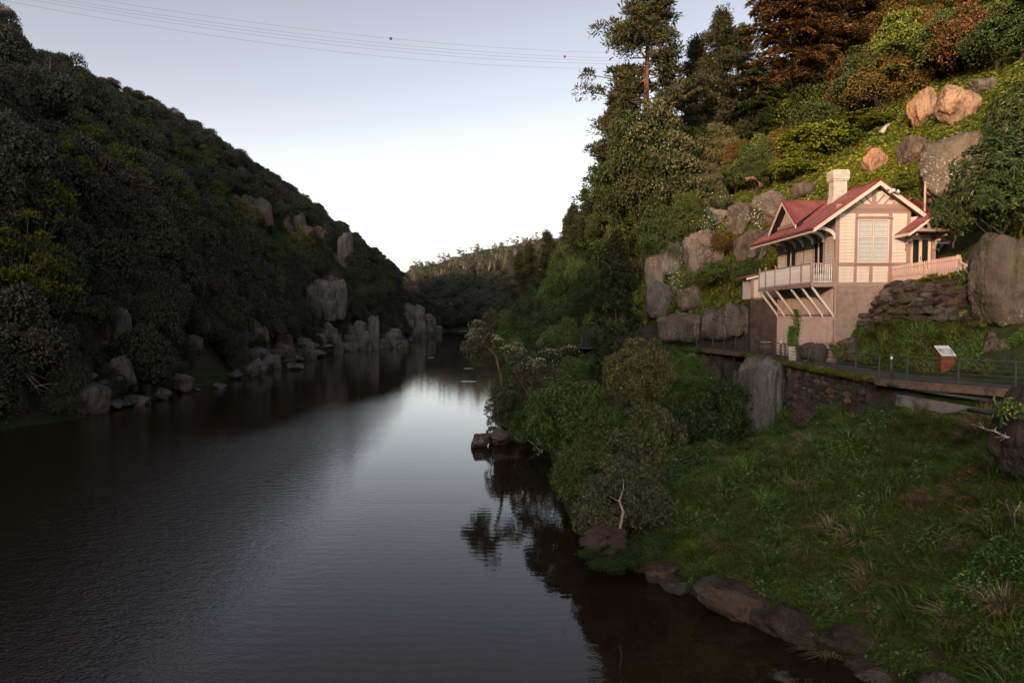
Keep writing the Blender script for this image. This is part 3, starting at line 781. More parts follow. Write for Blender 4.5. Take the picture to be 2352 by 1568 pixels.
# ---------------------------------------------------------------- cliffs of the left bank
CL = [  # dx, dy, w, h, n, mat, label
 (527,472,100,66,6,'rock_red','brown columned rock face below the upper trees of the left hillside'),
 (655,532,96,64,6,'rock_red','reddish columned rock face in the middle of the left hillside'),
 (776,605,52,110,4,'rock_pale','tall pale cliff with a rusty streak standing out of the left hillside'),
 (700,680,100,90,6,'rock_pale','grey fluted cliff halfway down the left hillside'),
 (745,655,30,70,2,'rock_pale','narrow grey rock pillar beside the tall pale cliff'),
 (833,655,16,50,2,'rock_red','slim brown rock pillar right of the tall pale cliff'),
 (795,772,90,76,6,'rock_pale','bright grey cliff rising straight from the water of the left bank'),
 (868,778,76,48,4,'rock_pale','sloping pale rock shelf running into the water'),
 (925,745,64,80,5,'rock_pale','grey cliff near the far end of the left bank'),
 (970,745,36,70,3,'rock_pale','last grey cliff where the river narrows'),
 (905,650,60,40,4,'rock_red','low brown crag under the falling ridge line'),
 (740,765,50,50,4,'rock_pale','broken grey rock left of the bright waterside cliff'),
 (630,808,46,60,3,'rock_red','orange stained rock standing at the water edge'),
 (683,808,40,48,3,'rock_pale','dark grey block beside the orange stained rock'),
 (40,590,90,66,4,'rock_red','brown rocky bluff at the left edge of the view'),
 (30,640,80,30,3,'rock_pale','rounded grey ledge below the brown bluff'),
 (558,770,50,110,3,'rock_pale','dim grey buttress among the waterside bushes'),
 (240,770,60,110,3,'rock_pale','shaded rock wall behind the waterside boulders'),
 (92,252,40,26,2,'rock_pale','small grey crag high on the left hillside beside the dead tree'),
 (210,292,60,30,3,'rock_red','small brown crag among the crowns high on the left hillside'),
 (400,790,60,40,3,'rock_red','brown rock above the lichened waterside boulder'),
 (1020,715,30,40,3,'rock_pale','faint grey crag at the bend of the river'),
]
CSH = ['upper red crag','middle red crag','tall pale cliff','grey fluted cliff','narrow grey pillar','slim brown pillar','bright waterside cliff','sloping pale shelf','far grey cliff','last grey cliff','low brown crag','broken grey rock','orange stained rock','dark grey block','brown bluff at the left edge','rounded ledge at the left edge','dim grey buttress','shaded rock wall','small crag by the bare tree','small brown crag','brown rock over the lichened boulder','crag at the bend']
CLP = []
for i, (dx, dy, w, h, n, mt, lb) in enumerate(CL):
    P = hit(dx, dy)
    if P is None: continue
    th, P, W, H = outcrop(dx, dy, w, h, lb, mt, n, i)
    CLP.append((dx, dy, w, h, P))
LB = [
 (275,865,70,105,'tall speckled boulder on the left bank, largest of the waterside rocks'),
 (330,845,40,50,'rounded boulder behind the tall speckled one on the left bank'),
 (300,790,40,40,'squat boulder above the tall speckled one on the left bank'),
 (390,845,40,50,'leaning block with a dark cleft on the left bank'),
 (415,880,60,50,'low lichened boulder at the waterline of the left bank'),
 (375,905,34,30,'small dark boulder beside the low lichened one'),
 (452,895,16,8,'tiny pale rock just off the left bank'),
 (540,860,34,24,'squat grey rock on the left waterline between bushes'),
 (590,845,44,44,'pale jumbled boulder at the left waterline'),
 (678,842,40,18,'flat white topped rock lying in the water off the left bank'),
 (505,885,30,14,'thin grey ledge at the left waterline'),
 (250,930,60,24,'low dark ledge at the foot of the tall speckled boulder'),
]
for i, (dx, dy, w, h, lb) in enumerate(LB):
    P = hit(dx, dy + h*.45)
    boulder(dx, dy, w, h, P.y + w*.3*P.y/FD, 'rock_pale', lb, i, rot=(i*1.57), tilt=(.12 if i % 2 else -.12), group=None)

# broken rock along the left waterline
g = np.random.default_rng(42); ms = rockset('rock_pale', 'boulder', 6, 4); mc = rockset('rock_pale', 'column', 6, 4)
for i in range(150):
    y = 74 + 350*(i/150)**1.15 + g.uniform(-1.5, 1.5); x = float(np.interp(y, *zip(*XL))) - g.uniform(-.6, 3.2)
    if vnoise(y*.05, 3.3) < -.35 and y < 130: continue
    s = g.uniform(.5, 1.9)*(1+y/400); hh = s*g.uniform(.45, 1.3); z = T1_(x, y)
    me = mc[int(g.integers(6))] if g.random() < .3 else ms[int(g.integers(6))]
    zn = 'nearest stretch' if y < 120 else 'middle stretch' if y < 210 else 'far stretch'
    tag(link('shore_rock', me, None, (x, y, max(-.2, z*.6) + hh*.25), (g.uniform(-.15,.15), g.uniform(-.15,.15), g.uniform(0,6.28)), (s*g.uniform(1.0,2.0), s*1.1, hh)), 'grey lichened rock along the left waterline, ' + zn, 'rock', 'grey rocks along the left waterline, ' + zn)

# ---------------------------------------------------------------- left hillside forest
print('forest')
oak = []
for s in range(5):
    me, C = crown_dome(s+1, 6, 6.4, 22, .23, 560, .30, .17, M['l_oak'], z0=.06, droop=.1, flat=1.05, up=.6, jit=.9, along=.12, nj=.35)
    oak.append(join2('she_oak_tree', me, limbs((0,0,-1), C[:8], .16, np.random.default_rng(s), M['bark'])))
gum = []
for s in range(5):
    me, C = crown_dome(s+31, 6.6, 5.6, 18, .25, 640, .30, .18, M['l_gum'], z0=.10, flat=.75, up=.8, jit=.9, along=.12, nj=.35)
    gum.append(join2('gum_tree', me, limbs((0,0,-1), C[:8], .16, np.random.default_rng(s), M['bark'])))
wat = []
for s in range(3):
    me, C = crown_layers(s+61, 8, 7.5, 22, 100, .30, .14, M['l_wattle'])
    wat.append(join2('wattle_tree', me, limbs((0,0,-1), C, .14, np.random.default_rng(s), M['bark_pale'])))
pts = []
_u = np.linspace(0, 135, 1400); _s = np.concatenate([[0], np.cumsum(np.hypot(np.diff(_u), np.diff(np.interp(_u, *zip(*UL)))))])
for y in np.arange(38, 445, 4.9):
    x0 = float(np.interp(y, *zip(*XL)))
    for s in np.arange(0, _s[-1], 4.9):
        pts.append((x0 - float(np.interp(s + random.uniform(-1.9, 1.9), _s, _u)) , y + random.uniform(-1.9, 1.9)))
for y in np.arange(60, 300, 3.4):
    x0 = float(np.interp(y, *zip(*XL)))
    for s in np.arange(1.5, 30, 3.6):
        pts.append((x0 - float(np.interp(s + random.uniform(-1.6, 1.6), _s, _u)) , y + random.uniform(-1.6, 1.6)))
pts = np.array(pts); Zt = T(pts[:,0], pts[:,1])
uu = np.interp(pts[:,1], *zip(*XL)) - pts[:,0]
px, py = projv(pts[:,0], pts[:,1], Zt + 3)
keep = (Zt > .7) & (uu > -1.0) & (px > -500) & (px < 1120) & (uu < 130)
# steep outcrops stay partly bare
small = np.zeros(len(pts), bool)
for (dx, dy, w, h, P) in CLP:
    d3 = np.hypot(pts[:,0]-P.x, pts[:,1]-P.y); pyb = projv(pts[:,0], pts[:,1], Zt)[1]
    near_ = (np.abs(px-dx) < w*.5 + 4) & (d3 < max(13, w*P.y/FD*1.2)) & (pts[:,0] > P.x - 2)
    keep &= ~(near_ & (pyb > dy-h*.15) & (pyb < dy+h*.5))
    small |= near_ & (pyb >= dy+h*.5) & (pyb < dy+h*.5+60*200/max(P.y, 100))
pts[:,0] += 0
keep &= ~((uu < 3) & (vnoise(pts[:,0]*.2, pts[:,1]*.08) > .25) & (pts[:,1] > 75))
pts, Zt, uu, px, py, small = pts[keep], Zt[keep], uu[keep], px[keep], py[keep], small[keep]
o_ = np.argsort(pts[:,1] - Zt*.2 + np.where(px < -40, 1e4, 0) + np.where(uu > 108, 1e4, 0))
pts, Zt, uu, px, py, small = pts[o_], Zt[o_], uu[o_], px[o_], py[o_], small[o_]
WATS = [(290,455),(390,400),(470,405),(200,395),(130,445),(560,540),(520,560),(120,780),(20,700),(60,560),(390,510),(700,590),(250,330),(330,350),(880,700),(600,620),(500,490)]
iswat = np.zeros(len(pts), bool)
for wx_, wy_ in WATS:
    j = np.argmin(np.hypot(px-wx_, py-wy_)); iswat[j] = True
cnt = {'o': 0, 'g': 0, 'w': 0}; rest = []
for i, (x, y) in enumerate(pts):
    z = Zt[i]; ridge = uu[i] > 78; low = z < 12; mid = not ridge and not low
    far = y > 230
    sc = (random.uniform(.6, 1.1) if random.random() < .65 else random.uniform(1.15, 1.6)) * (.95 if not ridge else .8) * (.8 if low else 1.0)
    if small[i]: sc *= .45
    k = 'w' if iswat[i] else ('g' if vnoise(x*.06+5, y*.06, 1) > (-.1 if mid else -.45 if ridge else .25) else 'o')
    if cnt[k] >= 290: rest.append((i, k, sc)); continue
    cnt[k] += 1
    zone = ('on the left ridge against the sky' if ridge else 'low on the left bank' if low else 'halfway up the left hill') + (', far part' if far else ', near part')
    dd_ = [math.hypot(px[i]-c[0], py[i]-c[1]) for c in CL]; j_ = int(np.argmin(dd_))
    if dd_[j_] < 125:
        ex, ey = px[i]-CL[j_][0], py[i]-CL[j_][1]
        zone = (('above' if ey < 0 else 'below') if abs(ey) > abs(ex) else ('left of' if ex < 0 else 'right of')) + ' the ' + CSH[j_]
    else: zone = zone + (', upper band' if uu[i] > 45 else ', lower band') if not ridge and not low else zone
    big = 'large ' if sc > 1.1 else 'small ' if sc < .75 else ''
    if k == 'o': me, nm, lb = oak[random.randrange(5)], 'she_oak_tree', 'drooping grey green she-oak crown '
    elif k == 'g': me, nm, lb = gum[random.randrange(5)], 'gum_tree', 'dense dark gum tree crown '
    else: me, nm, lb = wat[random.randrange(3)], 'wattle_tree', 'yellow green flat topped wattle crown '
    if k == 'w': sc = 1.25; z += 1.6
    ob = link(nm, me, None, (x, y, z-.6), (random.uniform(-.08,.08), random.uniform(-.08,.08), random.uniform(0, 6.28)), (sc, sc, sc*random.uniform(.95, 1.45)))
    lb = big + lb; tag(ob, lb + zone, 'tree', lb.strip() + 's ' + zone)
print('left trees', cnt, 'rest', len(rest))

# ---------------------------------------------------------------- far hill and far right bank: joined forest
fg = []
for s in range(4):
    me, C = crown_dome(s+91, 7, 6.5, 16, .26, 130, .6, .34, M['l_far'], z0=.1, flat=.8, up=.7)
    fg.append(join2('far_tree', me, limbs((0,0,-1), C[:5], .16, np.random.default_rng(s), M['bark'], n=4)))
P2 = [(pts[i][0], pts[i][1], Zt[i]-.6) for i, k, s in rest]; S2 = [s for i, k, s in rest]
gn_scatter('forest_canopy', gum[:3] + oak[:3], P2, np.stack([np.zeros(len(P2)), np.zeros(len(P2)), rng.uniform(0, 6.28, len(P2))], 1), S2,
           'continuous dark forest canopy covering the farther left hillside')
q = []
for y in np.arange(455, 840, 6.2):
    for x in np.arange(-190, 120, 6.2): q.append((x + random.uniform(-2.5, 2.5), y + random.uniform(-2.5, 2.5)))
q = np.array(q); qz = T(q[:,0], q[:,1]); ax, ay = projv(q[:,0], q[:,1], qz)
k = (qz > 1) & (ax > 880) & (ax < 1450); q, qz = q[k], qz[k]
gn_scatter('distant_forest', fg, np.stack([q[:,0], q[:,1], qz-.5], 1), np.stack([np.zeros(len(q))]*2 + [rng.uniform(0, 6.28, len(q))], 1), rng.uniform(.65, 1.5, len(q)),
           'pale brown forest covering the distant hill beyond the river bend')
# tall pale-trunked gums along the crest of the distant hill
def tall_gum(seed, h=17):
    g = np.random.default_rng(seed); C = []
    for i in range(11): C.append([g.normal()*1.9, g.normal()*1.9, h*g.uniform(.62, 1.0)])
    V = clump(C, 1.55, 80, g, up=.8, flat=.6, L=.5, W=.26, shell=.3)
    c = mesh('crown', V, quads(len(V)//4), False, [M['l_far']])
    return c, limbs((0,0,-1), C, .20, g, M['bark_pale'], sway=.05, n=5, trunk_top=(g.normal()*.6, 0, h*.85))
tg = [tall_gum(i) for i in range(5)]
n_ = 0
for i in range(190):
    dx = random.uniform(945, 1260); Y = random.uniform(610, 770)
    P = at(dx, 700, Y); z = float(T(P.x, P.y))
    if z < 26: continue
    cme, tme = random.choice(tg); s = random.uniform(.6, 1.1)
    zn = 'left part' if dx < 1060 else 'middle part' if dx < 1160 else 'right part'
    t_ = thing('tall_gum_tree', 'slender gum with bare white trunk on the crest of the distant hill, ' + zn, 'tree', (P.x, P.y, z), random.uniform(0, 6.28), 'white trunked gums on the distant hill crest, ' + zn)
    t_.scale = (s,)*3; link('crown', cme, t_); link('trunk', tme, t_); n_ += 1

# ================================================================ right bank
print('right bank')
# path: outer (river side) edge
PO = [(26,19,8.0),(22.6,24.0,8.0),(19.7,28.2,8.0),(17.5,32,8),(17.35,38,8),(17.7,44,8),(18.15,54,8),(17.2,59.5,8),(15.2,62.8,8),(11.6,65.2,7.9),(8.3,69.5,7.65),(5.6,76,7.3),(4.6,84,7.0),(5,100,7.2)]
def smooth_line(P, step=.5):
    P = [Vector(p) for p in P]; out = []
    for i in range(len(P)-1):
        a, b, c, d = P[max(0,i-1)], P[i], P[i+1], P[min(len(P)-1,i+2)]
        n = max(2, int((c-b).length/step))
        for k in range(n):
            t = k/n
            out.append(.5*((2*b)+(c-a)*t+(2*a-5*b+4*c-d)*t*t+(3*b-a-3*c+d)*t**3))
    out.append(P[-1]); return out
OUT = smooth_line(PO)
def inward(i, L, w):
    d = (L[min(i+1,len(L)-1)]-L[max(i-1,0)]); n = Vector((d.y, -d.x, 0)).normalized(); return L[i] + n*w
def pw(p):  # width
    return float(np.interp(p.y, [18,26,30,36,40,44,54,60,66,100], [2.6,2.6,3.2,3.6,2.7,2.0,2.2,2.2,2.2,2.0]))
INN = [inward(i, OUT, pw(p)) for i, p in enumerate(OUT)]
V = []; Fq = []
for a, b in zip(OUT, INN): V += [a + Vector((0,0,.03)), b + Vector((0,0,.03)), a + Vector((0,0,-.12)), b + Vector((0,0,-.12))]
for i in range(len(OUT)-1):
    b = i*4; c = b+4
    Fq += [(b, b+1, c+1, c), (b+2, c+2, c+3, b+3), (b, c, c+2, b+2), (b+1, b+3, c+3, c+1)]
tag(link('path', mesh('path', V, Fq, False, [M['asphalt']])), kind='structure')
def seg(y0, y1): return [i for i, p in enumerate(OUT) if y0 <= p.y <= y1]

# footbridge spans (edge beams, stringers, props)
def footbridge(y0, y1, label, props):
    ids = seg(y0, y1); c = OUT[ids[len(ids)//2]]
    th = thing('footbridge', label, 'footbridge', (c.x, c.y, 8))
    L = lambda v: Vector(v) - Vector((c.x, c.y, 8))
    for nm, off, z, w, h, mt in (('edge_beam', -.10, -.16, .14, .34, 'timber'), ('stringer', .5, -.36, .16, .36, 'dark'), ('stringer', 1.6, -.36, .16, .36, 'dark'), ('edge_beam', 2.3, -.14, .10, .22, 'timber')):
        mb = MB(); mb.ribbon([L(inward(i, OUT, off) + Vector((0,0,z))) for i in ids], (0,0,1), h, w) ; mb.build(nm, M[mt], th)
    for i in ids[::5]:
        p = inward(i, OUT, -.05); q = inward(i, OUT, 2.3)
        MB().bar(L(p)+Vector((0,0,-.26)), L(q)+Vector((0,0,-.26)), .12, .16).build('cross_beam', M['dark'], th)
    for i in props:
        i = ids[int(i*(len(ids)-1))]
        for o_ in (.2, 1.7):
            p = inward(i, OUT, o_); g = float(T(p.x, p.y))
            if g < 7.3: MB().bar(L(p)+Vector((0,0,-.3)), L((p.x, p.y, g-.2)), .14, .14).build('prop', M['dark'], th)
    if len(props) > 1:
        a = inward(ids[int(props[0]*(len(ids)-1))], OUT, .2); b = inward(ids[int(props[-1]*(len(ids)-1))], OUT, .2)
        MB().bar(L(a)+Vector((0,0,-3.2)), L(b)+Vector((0,0,-.5)), .08, .08).build('brace', M['dark'], th)
    return th
footbridge(53.6, 60.5, 'short footbridge on dark steel props carrying the path between stone wall and tall rock', (.25, .62, .95))
footbridge(21, 32.6, 'long cantilevered path deck with a brown timber edge beside the speckled boulder', ())

# railing
def railing(line_ids, off, label, group, step=4, mesh_=True, nm='railing'):
    pts_ = [inward(i, OUT, off) for i in line_ids]
    c = pts_[len(pts_)//2]; c = Vector((c.x, c.y, c.z))
    th = thing(nm, label, 'railing', c, 0, group)
    pm = MB().box(-.035,.035,-.035,.035,0,1.14).me('post', M['steel'])
    for k in range(0, len(pts_), step): link('post', pm, th, pts_[k]-c)
    for z, r in ((1.1,.034),(.88,.018),(.68,.018),(.48,.018),(.28,.018),(.1,.022)):
        mb = MB(); mb.tube([p-c+Vector((0,0,z)) for p in pts_[::2]+[pts_[-1]]], r, 5); mb.build('rail' if r > .02 else 'wire', M['steel'], th)
    return th
railing(seg(19, 32.3), .06, 'grey wire railing along the deck edge above the green pipe', None)
railing(seg(32.3, 53.0), .06, 'grey wire railing in the grass on top of the stone wall below the cottage', None)
railing(seg(53.0, 66.0), .06, 'grey wire railing over the short footbridge and round the bend', None)
railing(seg(66.0, 90.0), .06, 'far low railing going down past the upright conifer', None)
railing(seg(50.5, 62.0), 2.0, 'inner wire railing at the foot of the brown rock face', None)

# ---------------------------------------------------------------- dry stone and rubble walls
SM = {}
for mt in ('rock', 'rock_pale', 'rock_red', 'rock_wet', 'rock_gold'):
    SM[mt] = [rock_mesh('stone', 900+i, M[mt], 2, planes=9, p=30, rough=.03, smooth=False) for i in range(4)]
def stone_wall(label, ids, off, ztop, zbot, sw, sh, thick, mats, seed, batter=.0, maxn=300, name='stone_wall', line=None):
    g = np.random.default_rng(seed); P = line or [inward(i, OUT, off) for i in ids]
    L = [0]
    for a, b in zip(P[:-1], P[1:]): L.append(L[-1]+(b-a).length)
    tot = L[-1]; c = P[len(P)//2]; c = Vector((c.x, c.y, 8.0 if line is None else c.z))
    th = thing(name, label, 'wall', c)
    def pt(s):
        j = min(len(P)-2, max(0, int(np.searchsorted(L, s))-1)); t = (s-L[j])/max(1e-6, L[j+1]-L[j])
        return P[j].lerp(P[j+1], t), (P[j+1]-P[j]).normalized()
    mb = MB()
    n = max(2, int(tot/.8))
    for i in range(n):
        s0, s1 = tot*i/n, tot*(i+1)/n
        p, d = pt(s0); q, _ = pt(s1); nn = Vector((d.y, -d.x, 0)); zb = min(zbot(s0/tot), zbot(s1/tot))
        a = (p + nn*(thick*.9)) - c; b = (q + nn*(thick*.9)) - c
        mb.bar(Vector((a.x,a.y,(ztop+zb)/2-c.z)), Vector((b.x,b.y,(ztop+zb)/2-c.z)), thick*1.2, ztop-zb-.05)
    mb.build('wall_core', M['ground'], th)
    cnt = 0; z = ztop - sh/2
    while z > -2 and cnt < maxn:
        s = g.uniform(0, sw*.6); hrow = sh*g.uniform(.8, 1.25)
        while s < tot and cnt < maxn:
            w = sw*g.uniform(.6, 1.5); p, d = pt(min(tot, s+w/2)); nn = Vector((d.y, -d.x, 0))
            if z > zbot(min(1, s/tot)):
                mt = mats[int(g.integers(len(mats)))]
                q = p + nn*(thick*.42 - (ztop-z)*batter + g.uniform(-.04,.04))
                link('stone', SM[mt][int(g.integers(4))], th, (q.x-c.x, q.y-c.y, z-c.z + g.uniform(-.03,.03)),
                     (g.uniform(-.1,.1), g.uniform(-.14,.14), math.atan2(d.y, d.x)+g.uniform(-.1,.1)), (w*.56, thick*.55, hrow*.60)); cnt += 1
            s += w
        z -= hrow*.92
    return th
ids = seg(33.2, 44.5)
stone_wall('rubble stone wall of grey and rusty blocks holding up the path below the cottage', ids, -.05, 7.85,
           lambda f: float(np.interp(f, [0,.15,.5,.8,1], [7.0,6.3,5.2,4.6,4.4])), .50, .30, .45, ['rock','rock_pale','rock','rock_pale','rock_gold','rock_red'], 3, .06)
ids = seg(60.8, 66.5)
stone_wall('squared stone wall under the path at the bend, left of the short footbridge', ids, -.05, 7.85,
           lambda f: float(np.interp(f, [0,.4,1], [5.2,5.8,6.6])), .46, .30, .5, ['rock','rock_pale','rock_gold','rock_wet'], 4, .03)
# retaining slope beside the lattice: stones bedded into the earth
g = np.random.default_rng(12)
th = thing('retaining_wall', 'tumbledown dry stone retaining slope right of the lattice and below the picket fence', 'wall', (23.5, 39.5, 10.5))
RPOLY = poly = [(2030,652),(2195,652),(2215,680),(2240,720),(2215,742),(2150,740),(2060,742),(1990,762),(1975,740),(1995,715),(2012,680)]
n_ = 0; tries = 0; placed = []
while n_ < 150 and tries < 4000:
    tries += 1
    dx, dy = g.uniform(1960, 2245), g.uniform(648, 765)
    if not inpoly(dx, dy, poly): continue
    w = g.uniform(.40, 1.05)
    if any(abs(dx-a) < 13*(w+ww)*.9 and abs(dy-b) < 6.5*(w+ww)*.8 for a, b, ww in placed): continue
    P = hit(dx, dy, 30)
    if P is None or P.y > 43: continue
    placed.append((dx, dy, w)); P = P - Vector((23.5, 39.5, 10.5)); mt = ['rock','rock_wet','rock_wet','rock_red','rock','rock_pale'][int(g.integers(6))]
    link('stone', SM[mt][int(g.integers(4))], th, P + Vector((0,-.30,.10)), (g.uniform(-.3,.1), g.uniform(-.3,.3), g.uniform(-.4,.4)), (w*.70, w*.5, w*g.uniform(.20,.32))); n_ += 1
# low wall behind the path, by the information plinth
ln = [Vector((20.95,37.5,8.0)), Vector((21.3,36.4,8)), Vector((21.9,35,8)), Vector((22.3,33.6,8)), Vector((22.5,32.4,8))]
stone_wall('low mossy stone wall behind the path and the rust red plinth', None, 0, 8.95, lambda f: 8.0, .5, .26, .35, ['rock','rock_wet','rock_pale'], 6, 0, 120, line=ln[::-1])

# ---------------------------------------------------------------- boulders of the right bank
BO = [
 # dx, dy, w, h, Y, mat, label, k, depth, tilt
 (2342,650,212,228,33.5,'rock','huge lichen speckled boulder at the right edge, above the steps',0,4.5,.10),
 (2350,820,205,150,32.2,'rock','flat topped speckled boulder beneath the huge one at the right edge',1,3.5,0),
 (2350,985,140,235,22.0,'rock_wet','smooth brown boulder tapering downward under the deck at the right edge',2,1.8,.15),
 (2178,400,176,180,49,'rock','big dark streaked boulder above the picket gate',3,6,.12),
 (2196,243,86,108,66,'rock_gold','tall golden boulder, larger of the upright pair high on the sunny slope',4,4,.05),
 (2124,252,58,100,67,'rock_gold','split golden boulder left of the tallest one on the sunny slope',5,3,-.15),
 (2098,352,64,76,58,'rock_red','squarish red brown boulder below the golden pair',0,3,0),
 (2262,202,60,36,68,'rock','dark boulder right of the golden pair',1,3,0),
 (2007,372,46,66,60,'rock_gold','orange boulder beside the red flowers on the slope',2,2,.2),
 (1995,345,16,14,62,'rock_gold','small orange stone just above the boulder by the red flowers',3,.6,0),
 (1884,386,18,28,66,'rock_gold','upright orange stone standing in lime vines',4,.8,0),
 (1930,380,18,12,65,'rock_gold','flat orange stone between the vines and the red flowers',5,.8,0),
 (1848,440,52,44,60,'rock_red','lichened boulder left of the chimney',0,2,.2),
 (1772,480,100,82,62,'rock','slanting grey boulder above and left of the small gable',1,4,-.5),
 (1700,505,72,80,64,'rock','domed grey boulder left of the slanting one',2,3.5,-.2),
 (1628,506,84,66,68,'rock_pale','rounded boulder behind white flowers, leftmost of the upper rocks',3,4,0),
 (1736,572,92,94,58,'rock','large dark boulder close to the left eave of the cottage',4,4,.1),
 (1612,585,112,118,66,'rock_pale','broad grey boulder in the grassy rock group',5,4,.3),
 (1546,590,70,100,68,'rock_pale','pale block at the top left of the stacked rocks',0,3,0),
 (1510,622,70,90,70,'rock_pale','pale cracked block left in the rock stack above the conifer',1,3,.1),
 (1518,690,84,90,66,'rock_pale','lowest pale block of the rock stack beside the conifer',2,3,0),
 (1580,690,80,70,64,'rock','dark block in the rock stack behind the path bend',3,3,0),
 (1560,752,110,70,62,'rock','streaked rock face at the left end behind the path',4,2.4,0),
 (1645,745,120,76,60.5,'rock','long brown rock face behind the path and its inner railing',5,2.4,0),
 (1700,735,80,84,58.5,'rock','rock face next to the stone pier under the annexe',0,2.4,0),
 (1746,915,122,200,44.4,'rock_pale','tall pale streaked rock with dark stains right of the short footbridge',1,3.0,-.05),
 (1705,905,60,120,49.5,'rock_red','smooth brown slab leaning behind the tall streaked rock',2,2.4,.3),
 (1856,955,84,66,38.6,'rock_wet','sloping brown boulder in the ivy under the stone wall',3,1.6,.6),
 (1920,918,58,98,38.2,'rock_red','pointed grey brown rock against the stone wall',4,1.3,.1),
 (1850,806,48,42,43.2,'rock','dark boulder at the foot of the lattice, left one',5,1.2,0),
 (1882,812,42,50,42.2,'rock','dark domed boulder at the foot of the lattice near its corner',0,1.0,0),
 (1946,805,50,62,41.2,'rock','dark streaked boulder right of the lattice corner',1,1.4,0),
 (1985,835,50,36,40,'rock_pale','low pale rock behind the railing',2,1.2,0),
 (2196,738,92,72,36.8,'rock','dark slanted boulder right of the grass tussocks',3,1.5,-.45),
 (1540,1216,100,100,31.0,'rock_wet','broad brown boulder at the waterside beside the lowest bush',4,2,.15),
 (1622,1218,56,64,31,'rock_red','half buried red brown boulder in the grass above the shore',5,1.2,.1),
 (1690,1380,215,80,24.9,'rock_wet','dark flat slab sloping into the water',0,2.2,.42),
 (1585,1315,44,34,29.5,'rock_wet','small dark shore stone left of the slab',1,.7,0),
 (1548,1335,30,34,29.4,'rock_wet','grey shore stone at the dry reeds',2,.6,.2),
 (1720,1335,40,26,27.2,'rock_red','angular stone lying on the slab',3,.5,.3),
 (1650,1300,50,26,29,'rock','blocky grey stone at the top of the rubble',4,.6,0),
 (1812,1430,120,84,23.0,'rock_wet','brown rock jutting at the waterline right of the slab',5,1.6,.5),
 (1870,1478,60,44,23,'rock_wet','low dark rock at the waterline near the reeds',0,.9,.2),
 (1945,1560,80,40,20.8,'rock_wet','dark rock at the bottom shore beneath the ivy',1,1,.2),
 (1102,1012,50,38,56.5,'rock_pale','pointed rock in the river off the promontory',2,1.6,.55),
 (1148,1005,56,44,57.5,'rock','rounded rock at the tip of the promontory',3,2,0),
 (1192,1000,54,40,58.5,'rock','dark rock under the leaning tree on the promontory',4,2,0),
 (1243,792,26,34,76,'rock_red','brown boulder beside the far path lamp',5,1.5,0),
 (1365,700,22,34,100,'rock_pale','grey rock above the far bushes',5,2,0),
 (1225,830,36,22,84,'rock_pale','small shore rock past the promontory',2,2,0),
 (1180,880,40,20,74,'rock_wet','low rock in the shadow of the blossoming tree',1,2,0),
]
for b in BO:
    dx, dy, w, h, Y, mt, lb, k, dep, tl = b
    if dy < 700 and not lb.startswith('huge'):
        q_ = hit(dx, dy + h*.42, 45)
        if q_ is not None: Y = min(Y+6, q_.y + .15*dep)
    if lb.startswith('tall pale streaked') or lb.startswith('long brown rock face') or lb.startswith('streaked rock face') or lb.startswith('rock face next') or lb.startswith('pale block') or lb.startswith('pale cracked') or lb.startswith('lowest pale') or lb.startswith('huge'):
        me = rockset(mt, 'column', 6, 5)[k]; s_ = Y/FD
        tag(link('boulder', me, None, at(dx, dy, Y), (0, 0, (k%4)*1.57+.15), (w*s_/2, dep/2, h*s_/2)), lb, 'rock'); continue
    boulder(dx, dy, w, h, Y, mt, lb, k, dep, (k%4)*1.57+.15, tl*.7, sub=5 if w > 60 else 4)
g = np.random.default_rng(61); ms = rockset('rock_wet', 'boulder', 6, 4) + rockset('rock', 'boulder', 6, 4)
for i in range(16):
    y = 19 + 13.5*i/16 + g.uniform(-.6,.6); x = float(np.interp(y, [18,23,28,32], [12.3,10,6,3.6])) + g.uniform(-.3, .9); s_ = g.uniform(.3, .95)
    zn = 'right of the slab' if y < 24.5 else 'by the slab and rubble' if y < 28 else 'left of the slab'
    tag(link('near_shore_rock', ms[int(g.integers(12))], None, (x, y, T1_(x, y)-s_*.2), (g.uniform(-.3,.3), g.uniform(-.3,.3), g.uniform(0,6)), (s_*1.5, s_*1.1, s_*.55)), 'low angular brown rock on the near waterline, ' + zn, 'rock', 'low rocks on the near waterline, ' + zn)
# rubble strip along the near shore
g = np.random.default_rng(77)
P = []; 
for i in range(420):
    y = g.uniform(19, 34); j = np.interp(y, [18,23,28,32], [12.3,10,6,3.6]); x = j + g.uniform(-.5, 1.0); P.append((x, y, float(T(x,y))+.02))
gn_scatter('shore_rubble', SM['rock_wet'][:2] + SM['rock_red'][:2], P, g.uniform(0, 6.28, (420,3)), g.uniform(.03, .13, 420)*np.where(g.random(420) < .1, 2, 1), 'loose broken stones along the near waterline')

# ================================================================ cottage
print('cottage')
HO = Vector((19.83, 42.0, 12.88))
H = thing('cottage', 'cream and mauve weatherboard cottage with red iron roof on the rock ledge', 'house', HO)
unit_box = {}
def ubox(mt):
    if mt not in unit_box:
        unit_box[mt] = MB().box(-.5,.5,-.5,.5,-.5,.5).me('board_'+mt, M[mt])
    return unit_box[mt]
def wedge(mt):
    k = 'w'+mt
    if k not in unit_box:
        # lapped board: bottom edge proud of the top edge; y- is outside
        V = [(-.5,-1,-.5),(.5,-1,-.5),(.5,0,-.5),(-.5,0,-.5),(-.5,-.25,.5),(.5,-.25,.5),(.5,0,.5),(-.5,0,.5)]
        unit_box[k] = mesh('weatherboard', V, [(0,3,2,1),(4,5,6,7),(0,1,5,4),(1,2,6,5),(2,3,7,6),(3,0,4,7)], False, [M[mt]])
    return unit_box[k]
def piece(name, mt, parent, u0, u1, v0, v1, h0, h1, off=(0,0,0)):
    return link(name, ubox(mt), parent, ((u0+u1)/2-off[0], (v0+v1)/2-off[1], (h0+h1)/2-off[2]), (0,0,0), (u1-u0, v1-v0, h1-h0))
